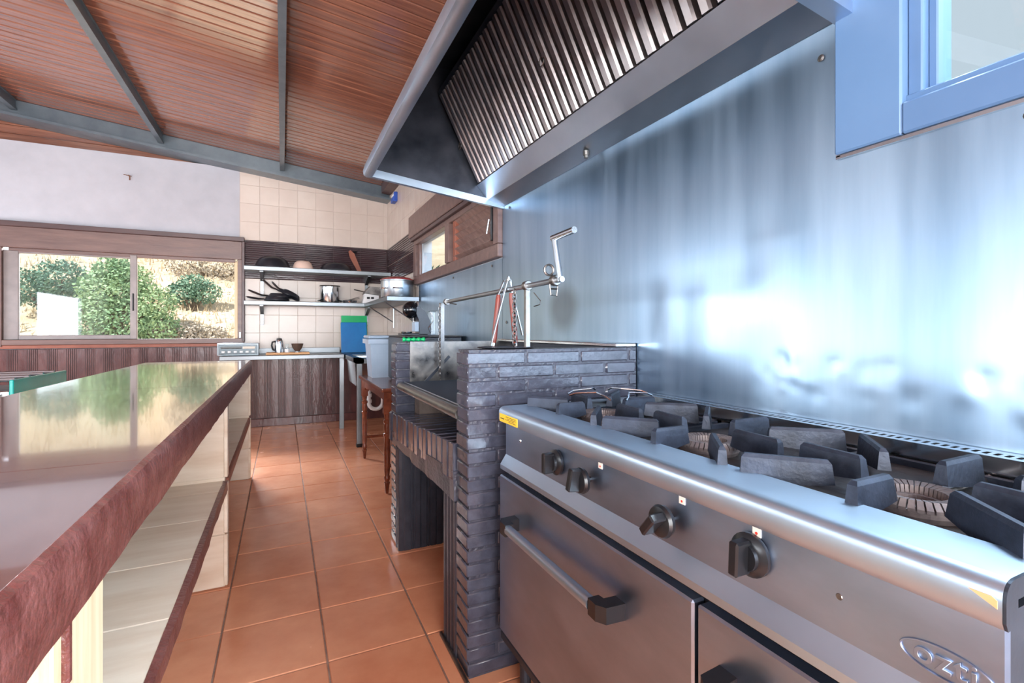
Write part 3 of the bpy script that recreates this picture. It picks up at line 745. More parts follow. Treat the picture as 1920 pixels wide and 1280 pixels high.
# crank lift for the grate
cr = thing('crank_lift', (.80, 1.555, 1.078), 'steel crank rod on two posts with chains above the brick barbecue', 'crank')
CXR = .80
MB().tube([(CXR, 2.54, 1.302), (CXR, 1.315, 1.312)], .0095, 10).build('rod', M['steel'], cr, smooth=True)
MB().box(CXR-.010, CXR+.010, 2.578, 2.598, .84, 1.30).build('post', M['steel_old'], cr)
RB(CXR-.009, CXR+.009, 1.549, 1.567, 1.085, 1.305, .002).build('post', M['steel_old'], cr)
for y, z in ((1.558, 1.311), (2.50, 1.303), (1.36, 1.312)):
    MB().lathe([(.016, -.012), (.018, -.01), (.018, .01), (.016, .012)], (CXR, y, z), 14, 'y').build('collar', M['steel_old'], cr)
MB().tube([(CXR, 1.325, 1.305), (CXR-.008, 1.352, 1.448)], .0095, 10).build('crank_arm', M['steel'], cr, smooth=True)
MB().tube([(CXR-.008, 1.362, 1.448), (CXR-.008, 1.232, 1.452)], .0105, 10).build('crank_grip', M['steel_bright'], cr, smooth=True)
MB().tube(arc((CXR-.015, 1.372, 1.346), .017, 0, 2*math.pi*15/16, 15, 'xz'), .004, 6, closed=True).build('eye_ring', M['steel_old'], cr)
MB().tube([(CXR-.014, 1.37, 1.30), (CXR-.010, 1.37, 1.265), (CXR+.012, 1.37, 1.262), (CXR+.017, 1.37, 1.30)], .0028, 6).build('shackle', M['steel_old'], cr)
MB().tube([(CXR-.012, 1.37, 1.285), (CXR+.015, 1.37, 1.285)], .0028, 6).build('shackle_pin', M['steel_old'], cr)
MB().tube([(CXR+.012, 1.53, 1.285), (CXR+.035, 1.52, 1.255), (CXR+.032, 1.52, 1.242), (CXR+.012, 1.53, 1.235)], .002, 6).build('hook_wire', M['steel_old'], cr)
MB().tube([(CXR, 2.50, 1.298), (CXR+.04, 2.46, 1.288)], .003, 6).build('stop_pin', M['steel_old'], cr)
def chain(x, y, z0, z1):
    mb = MB(); n = int((z1-z0)/.017)
    for k in range(n):
        zc = z1-(k+.5)*.017; pl = k % 2
        pts = []
        for i in range(12):
            t = i*math.pi/6; u, v = .0072*math.cos(t), .0125*math.sin(t)
            pts.append((x+(u if pl else 0), y+(0 if pl else u), zc+v))
        mb.tube(pts, .0026, 5, closed=True)
    return mb
chain(CXR-.022, 1.618, .875, 1.30).build('chain', M['steel_old'], cr)
chain(CXR-.020, 2.565, .875, 1.295).build('chain', M['steel_old'], cr)

# tongs straddling the rod
tg = thing('grill_tongs', (.80, 1.72, 1.08), 'steel tongs with red-brown wooden handles standing open over the crank rod', 'tongs')
ty = 1.72; ap = (.80, ty, 1.362)
def strip(p0, p1, wd=.012, t=.003):
    p0, p1 = Vector(p0), Vector(p1); d = (p1-p0).normalized(); s_ = Vector((0, 1, 0)); n2 = d.cross(s_).normalized()
    vs = []
    for p in (p0, p1):
        for a, c_ in ((-1,-1), (1,-1), (1,1), (-1,1)): vs.append(p+s_*a*wd/2+n2*c_*t/2)
    return MB().add(vs, [(0,1,2,3), (7,6,5,4), (0,4,5,1), (1,5,6,2), (2,6,7,3), (3,7,4,0)])
strip(ap, (.725, ty, 1.09)).build('arm', M['steel'], tg); strip(ap, (.862, ty, 1.13)).build('arm', M['steel'], tg)
strip((.797, ty+.03, 1.35), (.765, ty+.03, 1.28)).build('inner_arm', M['steel'], tg); strip((.80, ty-.02, 1.345), (.806, ty-.02, 1.28)).build('inner_arm', M['steel'], tg)
for (a, c_) in (((.772, ty+.03, 1.29), (.752, ty+.03, 1.10)), ((.803, ty-.02, 1.295), (.822, ty-.02, 1.10))):
    h = MB().tube([a, tuple(Vector(a).lerp(Vector(c_), .1)), tuple(Vector(a).lerp(Vector(c_), .9)), c_], [.008, .0105, .0105, .008], 10).build('handle', M['wood_red'], tg, smooth=True)
    MB().tube([c_, tuple(Vector(c_)+(Vector(c_)-Vector(a)).normalized()*.018)], .006, 8).build('handle_tip', M['steel_bright'], h)
MB().tube([(.79, ty-.02, 1.345), (.805, ty+.03, 1.345)], .004, 8).build('pivot', M['steel_old'], tg)
pl = MB().lathe([(.001, 1.0795), (.098, 1.0795), (.108, 1.0825), (.106, 1.0845), (.097, 1.0825), (.001, 1.0825)], (.735, 1.60, .006), 32, sy=.8)
tag(pl.build('iron_plate', M['steel_dark']), 'thin dark metal plate lying on the brick wall below the tongs', 'plate')

# ------------------------------------------------------------------ small wooden table behind the barbecue
tb = thing('side_table', (.92, 4.0, 0), 'dark wooden side table with turned legs behind the barbecue', 'table')
tx0, tx1, ty0, ty1, tz = .625, 1.20, 3.42, 4.55, .745
RB(tx0, tx1, ty0, ty1, tz-.028, tz, .008, 2).build('tabletop', M['wood_table'], tb)
def legprof(h):
    return [(.010, 0), (.013, .02), (.017, .06), (.021, .075), (.015, .085), (.021, .10), (.022, .115), (.016, .125), (.020, .16), (.023, .30), (.021, .40),
            (.026, .41), (.026, .42), (.019, .428), (.024, .45), (.020, .49), (.027, .50), (.027, .515), (.018, .522), (.022, h-.14)]
for x in (tx0+.045, tx1-.045):
    for y in (ty0+.05, ty1-.05):
        lg = MB().lathe(legprof(.70), (x, y, 0), 16).build('leg', M['wood_table'], tb, smooth=True)
        RB(x-.027, x+.027, y-.027, y+.027, .56, tz-.028, .003).build('leg_block', M['wood_table'], lg)
def apron(p0, p1):
    p0, p1 = Vector(p0), Vector(p1); d = p1-p0; L = d.length; d.normalize(); nn = Vector((-d.y, d.x, 0))*.009
    top = []; bot = []; n = 18
    mb = MB(); vs = []; fs = []
    for i in range(n+1):
        u = i/n; e = min(u, 1-u)*L
        zb = .60 if e < .03 else (.625+.02*math.sin(min(1, (e-.03)/.10)*math.pi) if e < .13 else .645)
        q = p0+d*L*u
        for sgn in (1, -1):
            vs += [(q.x+nn.x*sgn, q.y+nn.y*sgn, zb), (q.x+nn.x*sgn, q.y+nn.y*sgn, tz-.028)]
    for i in range(n):
        o = i*4; fs += [(o, o+4, o+5, o+1), (o+2, o+3, o+7, o+6), (o, o+2, o+6, o+4), (o+1, o+5, o+7, o+3)]
    fs += [(0,1,3,2), (n*4, n*4+2, n*4+3, n*4+1)]
    mb.add(vs, fs).build('apron', M['wood_table'], tb)
apron((tx0+.05, ty0+.05, 0), (tx0+.05, ty1-.05, 0)); apron((tx0+.05, ty0+.05, 0), (tx1-.05, ty0+.05, 0)); apron((tx0+.05, ty1-.05, 0), (tx1-.05, ty1-.05, 0))
MB().tube([(tx0+.045, ty1-.05, .19), (tx1-.045, ty1-.05, .19)], .012, 8).build('stretcher', M['wood_table'], tb)
MB().tube([(tx0+.045, ty0+.05, .19), (tx1-.045, ty0+.05, .19)], .012, 8).build('stretcher', M['wood_table'], tb)
# plastic tub on the table
tbx = MB(); cx_, cy_ = .83, 4.36
def ring(wx, wy, z): return [(cx_-wx, cy_-wy, z), (cx_+wx, cy_-wy, z), (cx_+wx, cy_+wy, z), (cx_-wx, cy_+wy, z)]
lv = [ring(.135, .12, tz), ring(.155, .14, tz+.29), ring(.175, .16, tz+.29), ring(.175, .16, tz+.33), ring(.165, .15, tz+.33), ring(.15, .135, tz+.30), ring(.13, .115, tz+.01)]
vs = [p for r in lv for p in r]; fs = [(3,2,1,0)]
for l in range(len(lv)-1):
    for k in range(4): fs.append((l*4+k, l*4+(k+1) % 4, (l+1)*4+(k+1) % 4, (l+1)*4+k))
fs.append(tuple((len(lv)-1)*4+k for k in range(4)))
tbo = thing('plastic_tub', (cx_, cy_, tz), 'grey-blue plastic tub on the wooden side table', 'tub')
tbx.add(vs, fs).build('tub_body', M['tub'], tbo)
RB(cx_-.17, cx_+.16, cy_-.15, cy_+.15, tz+.335, tz+.36, .008).build('tub_lid', M['tub'], tbo)
# black countertop oven, coffee machine on it
ov = thing('countertop_oven', (1.03, 3.78, tz), 'low black box oven on the side table under the coffee machine', 'oven')
RB(.80, 1.235, 3.48, 4.10, tz+.012, 1.102, .01).build('oven_body', M['black_pan'], ov)
RB(.80, 1.235, 3.48, 4.10, 1.1025, 1.109, .003).build('oven_top', M['steel_old'], ov)
RB(.84, 1.2, 3.47, 3.48, .80, 1.05, .004).build('oven_door', M['black_gloss'], ov)
for x in (.83, 1.2):
    for y in (3.52, 4.06): MB().lathe([(.014, 0), (.012, .014)], (x, y, tz), 10).build('foot', M['black'], ov)
cm = thing('coffee_machine', (.98, 3.85, 1.109), 'black and silver capsule coffee machine standing on the black oven', 'coffee machine')
cz = 1.109
RB(.845, 1.06, 3.80, 3.93, cz, cz+.018, .006, 2).build('base', M['black'], cm)
bd = [(1.075, 0), (1.085, .05), (1.075, .12), (1.04, .19), (1.0, .225), (.965, .225), (.965, .17), (.985, .12), (.99, .05), (.985, 0)]
MB().prism([(x, cz+z) for x, z in bd], 3.80, 3.93).build('body', M['black_pan'], cm)
hd = bmesh.new(); bmesh.ops.create_uvsphere(hd, u_segments=20, v_segments=12, radius=.066)
MB().bm(hd).xf(Matrix.Translation((.935, 3.865, cz+.205)) @ Matrix.Scale(1.05, 4)).build('head', M['black_gloss'], cm, smooth=True)
MB().lathe([(.058, -.004), (.062, 0), (.058, .004)], (.978, 3.865, cz+.215), 24, 'x').build('head_ring', M['steel'], cm)
MB().tube([(.955, 3.865, cz+.15), (.955, 3.865, cz+.115)], .018, 12).build('spout', M['black'], cm)
RB(.955, .99, 3.815, 3.915, cz+.03, cz+.11, .004).build('front_plate', M['tub'], cm)
MB().lathe([(.04, 0), (.044, .004), (.044, .012), (.0, .012)], (.90, 3.865, cz+.018), 20).build('drip_tray', M['black_gloss'], cm)
RB(1.09, 1.15, 3.82, 3.92, cz, cz+.20, .01, 2).build('water_tank', M['glass'], cm)
MB().tube([(1.08, 3.80, cz+.19), (1.10, 3.79, cz+.12), (1.06, 3.79, cz+.06), (1.08, 3.79, cz+.02)], .003, 6).build('cord', M['steel_bright'], cm)
gw = thing('dish_brush', (.95, 3.5, 1.10), 'green bumpy brush handle with wire lying on the barbecue wall', 'brush')
pts = []; rs_ = []
for i in range(25):
    u = i/24; pts.append((.600+.125*u, 2.67, 1.099)); rs_.append(.010+.003*math.sin(u*math.pi*9))
MB().tube(pts, rs_, 10).build('handle', M['green'], gw, smooth=True)
for dz in (.0, .008): MB().tube([(.72, 2.67, 1.094+dz), (.77, 2.67, 1.098+dz*2), (.84, 2.67, 1.099+dz*1.5), (.89, 2.67, 1.092)], .0015, 6).build('wire', M['steel_old'], gw)
gw.location = (.72, 2.67, 1.085)
for chd in gw.children: chd.location = W[gw]-Vector((.72, 2.67, 1.085))

# ------------------------------------------------------------------ back worktop, sink bench
BZ = .872
bw_ = thing('steel_worktop', (.0, 6.2, 0), 'stainless steel worktop along the back wall with square legs', 'worktop')
RB(-.60, .655, 5.95, YB-.015, BZ-.045, BZ, .004).build('top', M['steel_shelf'], bw_)
RB(-.42, .66, YB-.035, YB-.012, BZ, BZ+.065, .003).build('upstand', M['steel_shelf'], bw_)
RB(.605, .655, 5.96, 6.01, 0, BZ-.045, .003).build('leg', M['steel_shelf'], bw_)
RB(-.59, -.54, 5.96, 6.01, 0, BZ-.045, .003).build('leg', M['steel_shelf'], bw_)
sk = thing('sink_bench', (.95, 5.4, 0), 'steel sink bench on square legs in the corner', 'sink')
sx0, sx1, sy0, sy1 = .66, XR-.015, 4.94, 5.93
sm_ = MB(); z = BZ
sm_.box(sx0, sx0+.07, sy0, sy1+.02, z-.05, z-.004).box(sx1-.10, sx1, sy0, sy1+.02, z-.05, z-.004).box(sx0, sx1, sy0, sy0+.25, z-.05, z-.004).box(sx0, sx1, sy1-.07, sy1+.55, z-.05, z-.004)
sm_.build('top', M['steel_shelf'], sk)
bs = MB(); q0 = [(sx0+.012, sy0+.24), (sx1-.11, sy0+.24), (sx1-.11, sy1-.07), (sx0+.012, sy1-.07)]; q1 = [(sx0+.035, sy0+.27), (sx1-.14, sy0+.27), (sx1-.14, sy1-.10), (sx0+.035, sy1-.10)]
vs = [(a, c_, z-.02) for a, c_ in q0]+[(a, c_, z-.30) for a, c_ in q1]
bs.add(vs, [(4,5,6,7)]+[(k, (k+1) % 4, 4+(k+1) % 4, 4+k) for k in range(4)]).build('basin', M['steel_bright'], sk)
RB(sx1-.02, sx1, sy0, sy1+.5, z, z+.07, .003).build('upstand', M['steel'], sk)
lg = RB(sx0+.005, sx0+.055, sy0+.01, sy0+.06, .03, z-.05, .003).build('leg', M['steel_shelf'], sk)
RB(sx0, sx0+.06, sy0+.005, sy0+.065, 0, .032, .004).build('leg_foot', M['black'], lg)
lg = RB(sx1-.06, sx1-.01, sy0+.01, sy0+.06, .03, z-.05, .003).build('leg', M['steel_shelf'], sk)
tr = MB(); rr = .021; px_, py_ = .855, 5.45
pts = [(px_, py_, .57), (px_, py_, .36)]+arc((px_+.075, py_, .36), .075, math.pi, 2*math.pi, 10)+[(px_+.15, py_, .42)]+arc((px_+.20, py_, .44), .05, math.pi, HP, 5)+[(XR-.02, py_, .49)]
tr.tube(pts, rr, 12).build('drain_trap', M['white_pl'], sk, smooth=True)
for zc in (.55, .44, .375): MB().lathe([(.030, -.018), (.032, -.012), (.032, .012), (.030, .018)], (px_, py_, zc), 14).build('trap_nut', M['white_pl'], sk)
# things on the back worktop
rdx = thing('portable_radio', (-.43, 6.15, BZ), 'grey radio with rows of pale buttons at the end of the worktop', 'radio')
RB(-.635, -.235, 6.08, 6.26, BZ, BZ+.135, .006, 2).build('case', M['radio'], rdx)
fp = RB(-.62, -.25, 6.070, 6.082, BZ+.015, BZ+.118, .003).build('front_panel', M['radio_dark'], rdx)
RB(-.60, -.40, 6.064, 6.071, BZ+.075, BZ+.10, .002).build('dial', M['black_gloss'], fp); RB(-.39, -.27, 6.064, 6.071, BZ+.075, BZ+.10, .002).build('dial_scale', M['paper'], fp)
bt = RB(-.016, .016, -.006, .006, -.011, .011, .003).mesh('button', M['white_pl'])
for k in range(6): piece('button', bt, fp, (-.575+k*.057, 6.066, BZ+.042))
wbd = RB(-.165, .29, 6.07, 6.28, BZ+.001, BZ+.024, .004); tag(wbd.build('chopping_board', M['wood_board']), 'pale wooden board under the kettle on the worktop', 'board')
ktz = BZ+.024
kt = thing('steel_jug', (-.045, 6.17, ktz), 'small steel jug with dark handle on the wooden board', 'jug')
MB().lathe([(.048, 0), (.048, .05), (.042, .12), (.036, .145), (.030, .15), (.001, .152)], (-.03, 6.17, ktz), 20).build('body', M['steel_bright'], kt, smooth=True)
MB().tube([(-.068, 6.165, ktz+.125), (-.10, 6.16, ktz+.12), (-.108, 6.16, ktz+.08), (-.095, 6.16, ktz+.035), (-.078, 6.165, ktz+.025)], .010, 8).build('handle', M['black'], kt, smooth=True)
MB().lathe([(.03, .15), (.03, .158), (.01, .165), (.001, .166)], (-.03, 6.17, ktz), 16).build('lid', M['black'], kt)
gl = thing('salt_jar', (.052, 6.15, ktz), 'tiny glass jar between jug and bowl on the wooden board', 'jar')
MB().lathe([(.026, 0), (.028, .03), (.026, .04)], (.052, 6.15, ktz), 16).build('jar_base', M['white_pl'], gl, smooth=True)
MB().lathe([(.022, .04), (.022, .09), (.02, .1)], (.052, 6.15, ktz), 16).build('jar_body', M['glass'], gl, smooth=True)
bwl = thing('footed_bowl', (.16, 6.16, ktz), 'dark brown footed bowl on the wooden board', 'bowl')
MB().lathe([(.028, 0), (.026, .014), (.038, .03), (.055, .06), (.066, .10), (.062, .10), (.05, .06), (.03, .034), (.001, .03)], (.16, 6.16, ktz), 24, cap1=False).build('bowl_body', M['brown_gl'], bwl, smooth=True)
MB().lathe([(.034, 0), (.034, .008), (.027, .012)], (.16, 6.16, ktz), 20).build('foot', M['steel'], bwl)
def board(name, m, x0, x1, hgt, yb, lean, lab):
    mb = MB().rbox(x0, x1, -.006, .006, 0, hgt, .005, 2).xf(Matrix.Translation((0, yb, BZ)) @ Matrix.Rotation(-lean, 4, 'X'))
    tag(mb.build(name, m), lab, 'cutting board')
board('cutting_board', M['green'], .672, .985, .47, 6.36, .16, 'green plastic cutting board leaning behind the blue one')
board('cutting_board', M['blue'], .662, .975, .385, 6.325, .20, 'blue plastic cutting board leaning on the tiles')
wc = MB().lathe([(.06, 0), (.075, .10), (.08, .10), (.08, .106), (.07, .106), (.055, .01), (.001, .01)], (1.10, 5.98, BZ+.0), 20, cap1=False)
tag(wc.build('white_container', M['white_pl'], smooth=True), 'white plastic container at the sink beside the tub', 'container')

# ------------------------------------------------------------------ shelves
us = thing('wall_shelf', (.42, 6.35, 1.6), 'upper steel wall shelf across the dark tile strip', 'shelf')
RB(-.39, XR-.012, 6.2, YB-.012, 1.832, 1.880, .004).build('board', M['steel_shelf'], us)
def bracket(x, par, z0, z1, zb):
    o = MB().prism([(YB-.012, zb), (YB-.012, z1), (6.24, z1), (6.24, z1-.012), (YB-.035, z1-.10), (YB-.035, zb)], x-.018, x+.018, 'x')
    b_ = o.build('bracket', M['steel_shelf'], par); RB(x-.02, x+.02, YB-.042, YB-.036, zb+.005, zb+.06, .003).build('bracket_foot', M['white_pl'], b_)
bracket(-.215, us, 0, 1.832, 1.55); bracket(.985, us, 0, 1.832, 1.55)
lo = thing('wall_shelf', (.42, 6.3, 1.2), 'lower L-shaped steel wall shelf turning the corner', 'shelf')
RB(-.39, .925, 6.2, YB-.012, 1.440, 1.486, .004).build('board', M['steel_shelf'], lo)
RB(.925, XR-.012, 4.80, YB-.012, 1.440, 1.486, .004).build('board', M['steel_shelf'], lo)
bracket(-.215, lo, 0, 1.44, 1.215); bracket(.985, lo, 0, 1.44, 1.215)
for y in (5.0, 6.0):
    b_ = MB().tube([(XR-.02, y, 1.43), (XR-.02, y, 1.18)], .008, 6).tube([(.95, y, 1.43), (XR-.03, y, 1.25)], .007, 6).build('wall_brace', M['steel'], lo)
U = 1.880; LZ = 1.486
def bowl_down(name, c, r, h, m, lab, flat=.55):
    pr = [(r, 0), (r*.99, .008), (r*.93, h*.35), (r*.80, h*.75), (r*flat, h), (.001, h)]
    tag(MB().lathe(pr, c, 28).build(name, m, smooth=True), lab, 'bowl')
bowl_down('mixing_bowl', (-.10, 6.345, U), .19, .125, M['black_pan'], 'large black bowl upside down on the upper shelf')
bowl_down('plastic_bowl', (.225, 6.31, U), .118, .095, M['beige_pl'], 'pale pink bowl upside down on the upper shelf')
bowl_down('wok', (.60, 6.32, U), .19, .09, M['black_pan'], 'wide black wok upside down on the upper shelf', .6)
kn = thing('wooden_paddle', (.86, 6.36, U), 'reddish wooden paddle leaning against the tiles on the upper shelf', 'paddle')
MB().prism([(.0, 0), (.05, .0), (-.045, .25), (-.09, .29), (-.115, .27), (-.10, .20)], -.008, .008).xf(Matrix.Translation((.875, 6.42, U)) @ Matrix.Rotation(-.1, 4, 'X')).build('blade', M['wood_spoon'], kn)
MB().tube([(.81, 6.45, U+.262), (.86, 6.455, U+.277)], .014, 8).build('grip', M['black'], kn)
# pots and pans on the lower shelf
def frying_pan(c, r, h, rotz, tilt, hlen, lab, lift=.5):
    t = thing('frying_pan', c, lab, 'pan', 'black frying pans on the lower shelf')
    Mx = Matrix.Rotation(rotz, 4, 'Z') @ Matrix.Rotation(tilt, 4, 'Y')
    pr = [(r, 0), (r*1.0, .006), (r*.82, h), (.001, h), (.001, h-.004), (r*.8, h-.004), (r*.96, 0)]
    m1 = MB().lathe(pr, (0,0,0), 28, cap0=False, cap1=False).xf(Mx).xf(Matrix.Translation(c)); m1.build('pan_body', M['black_pan'], t, smooth=True)
    pts = [(-r*.95, 0, h*.3), (-r-hlen*.35, 0, h*.3+.0), (-r-hlen*.8, 0, h*.3+lift*.04), (-r-hlen, 0, h*.3+lift*.06)]
    hd_ = MB().tube(pts, [.008, .011, .012, .009], 8).xf(Mx).xf(Matrix.Translation(c)).build('handle', M['black'], t, smooth=True)
    MB().tube([pts[-1], (pts[-1][0]-.008, 0, pts[-1][2]+.001)], .009, 8).xf(Mx).xf(Matrix.Translation(c)).build('handle_cap', M['steel'], hd_)
frying_pan((-.055, 6.31, LZ+.012), .135, .05, .12, 0, .17, 'lowest black frying pan on the lower shelf, handle nearly flat', .3)
frying_pan((-.02, 6.32, LZ+.048), .13, .045, .05, .05, .20, 'black frying pan with grey handle tip stacked second on the shelf', .8)
frying_pan((.06, 6.335, LZ+.085), .125, .04, -.1, .38, .18, 'black frying pan leaning steeply on the stack, upper handle', .8)
frying_pan((.085, 6.30, LZ+.068), .115, .04, .25, .52, .13, 'black frying pan at the front of the leaning stack, short handle', .4)
pt = thing('steel_pot', (.53, 6.33, LZ), 'tall shiny steel pot without lid on the lower shelf', 'pot')
MB().lathe([(.108, 0), (.112, .006), (.112, .195), (.117, .20), (.117, .206), (.109, .206), (.108, .012), (.001, .01)], (.53, 6.33, LZ), 32, cap1=False).build('pot_body', M['steel_bright'], pt, smooth=True)
MB().lathe([(.116, .198), (.12, .203), (.116, .21), (.108, .21)], (.53, 6.33, LZ), 32).build('pot_rim', M['steel_old'], pt, smooth=True)
MB().tube([(.418, 6.33, LZ+.03), (.39, 6.30, LZ+.022), (.385, 6.24, LZ+.02)], .008, 8).build('pot_handle', M['black'], pt); MB().tube([(.642, 6.33, LZ+.03), (.67, 6.30, LZ+.022), (.675, 6.26, LZ+.02)], .008, 8).build('pot_handle', M['black'], pt)
sp = thing('saucepan', (.80, 6.3, LZ), 'shallow steel pan with long thin handles beside the tall pot', 'pan')
MB().lathe([(.075, 0), (.085, .03), (.088, .032), (.083, .028), (.072, .004), (.001, .004)], (.76, 6.285, LZ), 24, cap1=False).build('pan_body', M['steel_bright'], sp, smooth=True)
for dz in (0, .02): MB().tube([(.70, 6.26, LZ+.022), (.88, 6.34, LZ+.065+dz)], .004, 6).build('handle', M['steel_old'], sp)
dv = thing('kitchen_scale', (1.02, 6.2, LZ), 'grey and white kitchen device with two dark buttons behind the big pot', 'device')
MB().prism([(.90, 0), (1.10, 0), (1.10, .10), (.93, .12)], 6.22, 6.36).xf(Matrix.Translation((0, 0, LZ))).build('case', M['white_pl'], dv)
MB().prism([(.92, .122), (1.12, .102), (1.12, .20), (.99, .21)], 6.20, 6.40).xf(Matrix.Translation((0, 0, LZ))).build('hood', M['steel_old'], dv)
for x in (.97, 1.02): RB(x-.018, x+.018, 6.212, 6.221, LZ+.055, LZ+.08, .003).build('button', M['black'], dv)
MB().tube([(.80, 6.22, LZ+.165), (.92, 6.22, LZ+.14), (1.05, 6.22, LZ+.12)], .007, 8).build('lever', M['steel_old'], dv)
bp_ = thing('casserole', (1.08, 5.02, LZ), 'big steel casserole with dark red lid on the shelf by the window', 'pot')
cc = (1.073, 5.02, LZ); R_ = .165
MB().lathe([(R_-.004, 0), (R_, .006), (R_, .165), (R_+.005, .17), (R_+.005, .176), (R_-.004, .176), (R_-.006, .01), (.001, .008)], cc, 40, cap1=False).build('pot_body', M['steel'], bp_, smooth=True)
lid = MB().lathe([(R_+.004, .176), (R_+.006, .182), (R_*.9, .196), (R_*.5, .212), (.02, .216), (.001, .216)], cc, 40).build('lid', M['red_lid'], bp_, smooth=True)
MB().tube(arc((cc[0], cc[1], LZ+.215), .022, 0, math.pi, 8), .005, 8).build('lid_handle', M['black'], lid)
for a in (-1.75, 1.2, 3.6):
    u = Vector((math.cos(a), math.sin(a), 0)); v = Vector((-u.y, u.x, 0)); c0 = Vector(cc)+Vector((0, 0, .085))
    MB().tube([c0+u*R_-v*.045, c0+u*(R_+.018)-v*.043+Vector((0, 0, .004)), c0+u*(R_+.03)-v*.02, c0+u*(R_+.03)+v*.02, c0+u*(R_+.018)+v*.043+Vector((0, 0, .004)), c0+u*R_+v*.045], .006, 8).build('side_handle', M['steel_bright'], bp_, smooth=True)

# ------------------------------------------------------------------ bar counter at the left
KX0, KX1, KY0, KY1, KZ = -.90, -.215, -1.6, 4.32, .915
kc = thing('bar_counter', (-.56, 1.4, 0), 'long bar counter with polished brown granite top and tiled shelves below', 'counter')
cuts = [KY0, -.2, 1.085, 2.405, 3.62, KY1]
def slab(y0, y1):
    xl0 = -.80 if y0 < 2.6 else KX0; 
    return [(KX0+.004, y0+.0015), (KX1-.014, y0+.0015), (KX1-.014, y1-.0015), (KX0+.004, y1-.0015)]
for a, c_ in zip(cuts[:-1], cuts[1:]): MB().prism(slab(a, c_), KZ-.03, KZ, 'z').build('granite_slab', M['granite'], kc)
# rough painted front edge
ne = 150; vs = []; fs = []
for i in range(ne+1):
    y = KY0+(KY1-KY0)*i/ne; q = lambda s_: noise.noise(Vector((y*9, s_*7.3, 1)))*.0022+noise.noise(Vector((y*41, s_*5.1, 4)))*.0012
    vs += [(KX1-.018, y, KZ-.002), (KX1-.013+q(9)*.5, y, KZ+.001), (KX1-.004+q(1)*.6, y, KZ-.004+q(2)*.5), (KX1+q(3), y, KZ-.018), (KX1+.002+q(4), y, KZ-.06), (KX1-.002+q(5), y, KZ-.098+q(6)), (KX1-.02, y, KZ-.108+q(7)), (KX1-.06, y, KZ-.105)]
m_ = 8
for i in range(ne):
    for k in range(m_): fs.append((i*m_+k, i*m_+(k+1) % m_, (i+1)*m_+(k+1) % m_, (i+1)*m_+k))
fs += [tuple(range(m_))[::-1], tuple(ne*m_+k for k in range(m_))]
MB().add(vs, fs).build('painted_edge', M['granite_edge'], kc, smooth=True)
RB(KX0, KX1-.02, KY1-.03, KY1-.0005, KZ-.10, KZ-.031, .004).build('end_edge', M['granite_edge'], kc)
B(KX0+.02, KX1-.05, KY0, KY1-.02, KZ-.06, KZ-.031).build('top_support', M['marble'], kc)
# dividers, back, shelf
def divider(y0, y1, x1=KX1-.006):
    d = B(KX0+.05, x1-.012, y0+.004, y1-.004, 0, KZ-.10).build('divider', M['marble'], kc)
    for z0, z1 in ((0.004, .235), (.24, .462), (.49, KZ-.102)):
        RB(x1-.016, x1, y0, y1, z0, z1, .003).build('divider_edge_tile', M['marble'], d)
        for y in (y0, y1): RB(KX0+.30, x1-.014, y-.004, y+.004, z0, z1, .002).build('divider_tile', M['marble'], d)
divider(2.515, 2.57); divider(4.255, 4.31); divider(-.9, -.84)
B(KX0+.02, KX0+.05, KY0, KY1-.01, 0, KZ-.06).build('back_panel', M['marble'], kc)
yy = KY0; 
while yy < KY1-.06:
    y1 = min(yy+.33, KY1-.06)
    if not (yy < 2.515 < y1 and False):
        RB(KX0+.05, KX1-.022+random.uniform(-.002, .002), yy+.0012, y1-.0012, .452, .475, .002).build('shelf_tile', M['marble'], kc)
    yy = y1
ne = 110; vs = []; fs = []
for i in range(ne+1):
    y = KY0+(2.515-KY0)*i/ne; q = lambda s_: noise.noise(Vector((y*12, s_*7.3, 21)))*.004
    vs += [(KX1-.024, y, .476+q(1)*.4), (KX1-.008+q(2), y, .472+q(3)), (KX1-.006+q(4), y, .435+q(5)), (KX1-.03, y, .43)]
for i in range(ne):
    for k in range(4): fs.append((i*4+k, i*4+(k+1) % 4, (i+1)*4+(k+1) % 4, (i+1)*4+k))
MB().add(vs, fs).build('shelf_edge', M['granite_edge'], kc, smooth=True)
RB(KX1-.026, KX1-.008, 2.572, 4.254, .432, .474, .004).build('shelf_edge', M['wood_spoon'], kc)
B(KX0+.05, KX1-.03, KY0, KY1-.06, .43, .452).build('shelf_core', M['marble'], kc)
po = RB(KX1-.085, KX1-.03, .80, .93, 0, KZ-.104, .003).build('prop_post', M['pine'], kc); tag(po, 'raw pine post')
RB(KX1-.085, KX1-.035, .765, .793, 0, KZ-.104, .003).build('prop_post', M['pine'], kc)
RB(KX1-.06, KX1-.028, .791, .805, .70, .80, .003).build('paint_smear_strip', M['granite_edge'], kc)
MB().lathe([(.035, 0), (.04, .03), (.036, .032), (.001, .004)], (-.36, 3.55, .475), 16, cap1=False).build('small_dish', M['white_pl']); 
dsh = bpy.data.objects['small_dish']; tag(dsh, 'small white dish on the shelf inside the bar counter', 'dish')

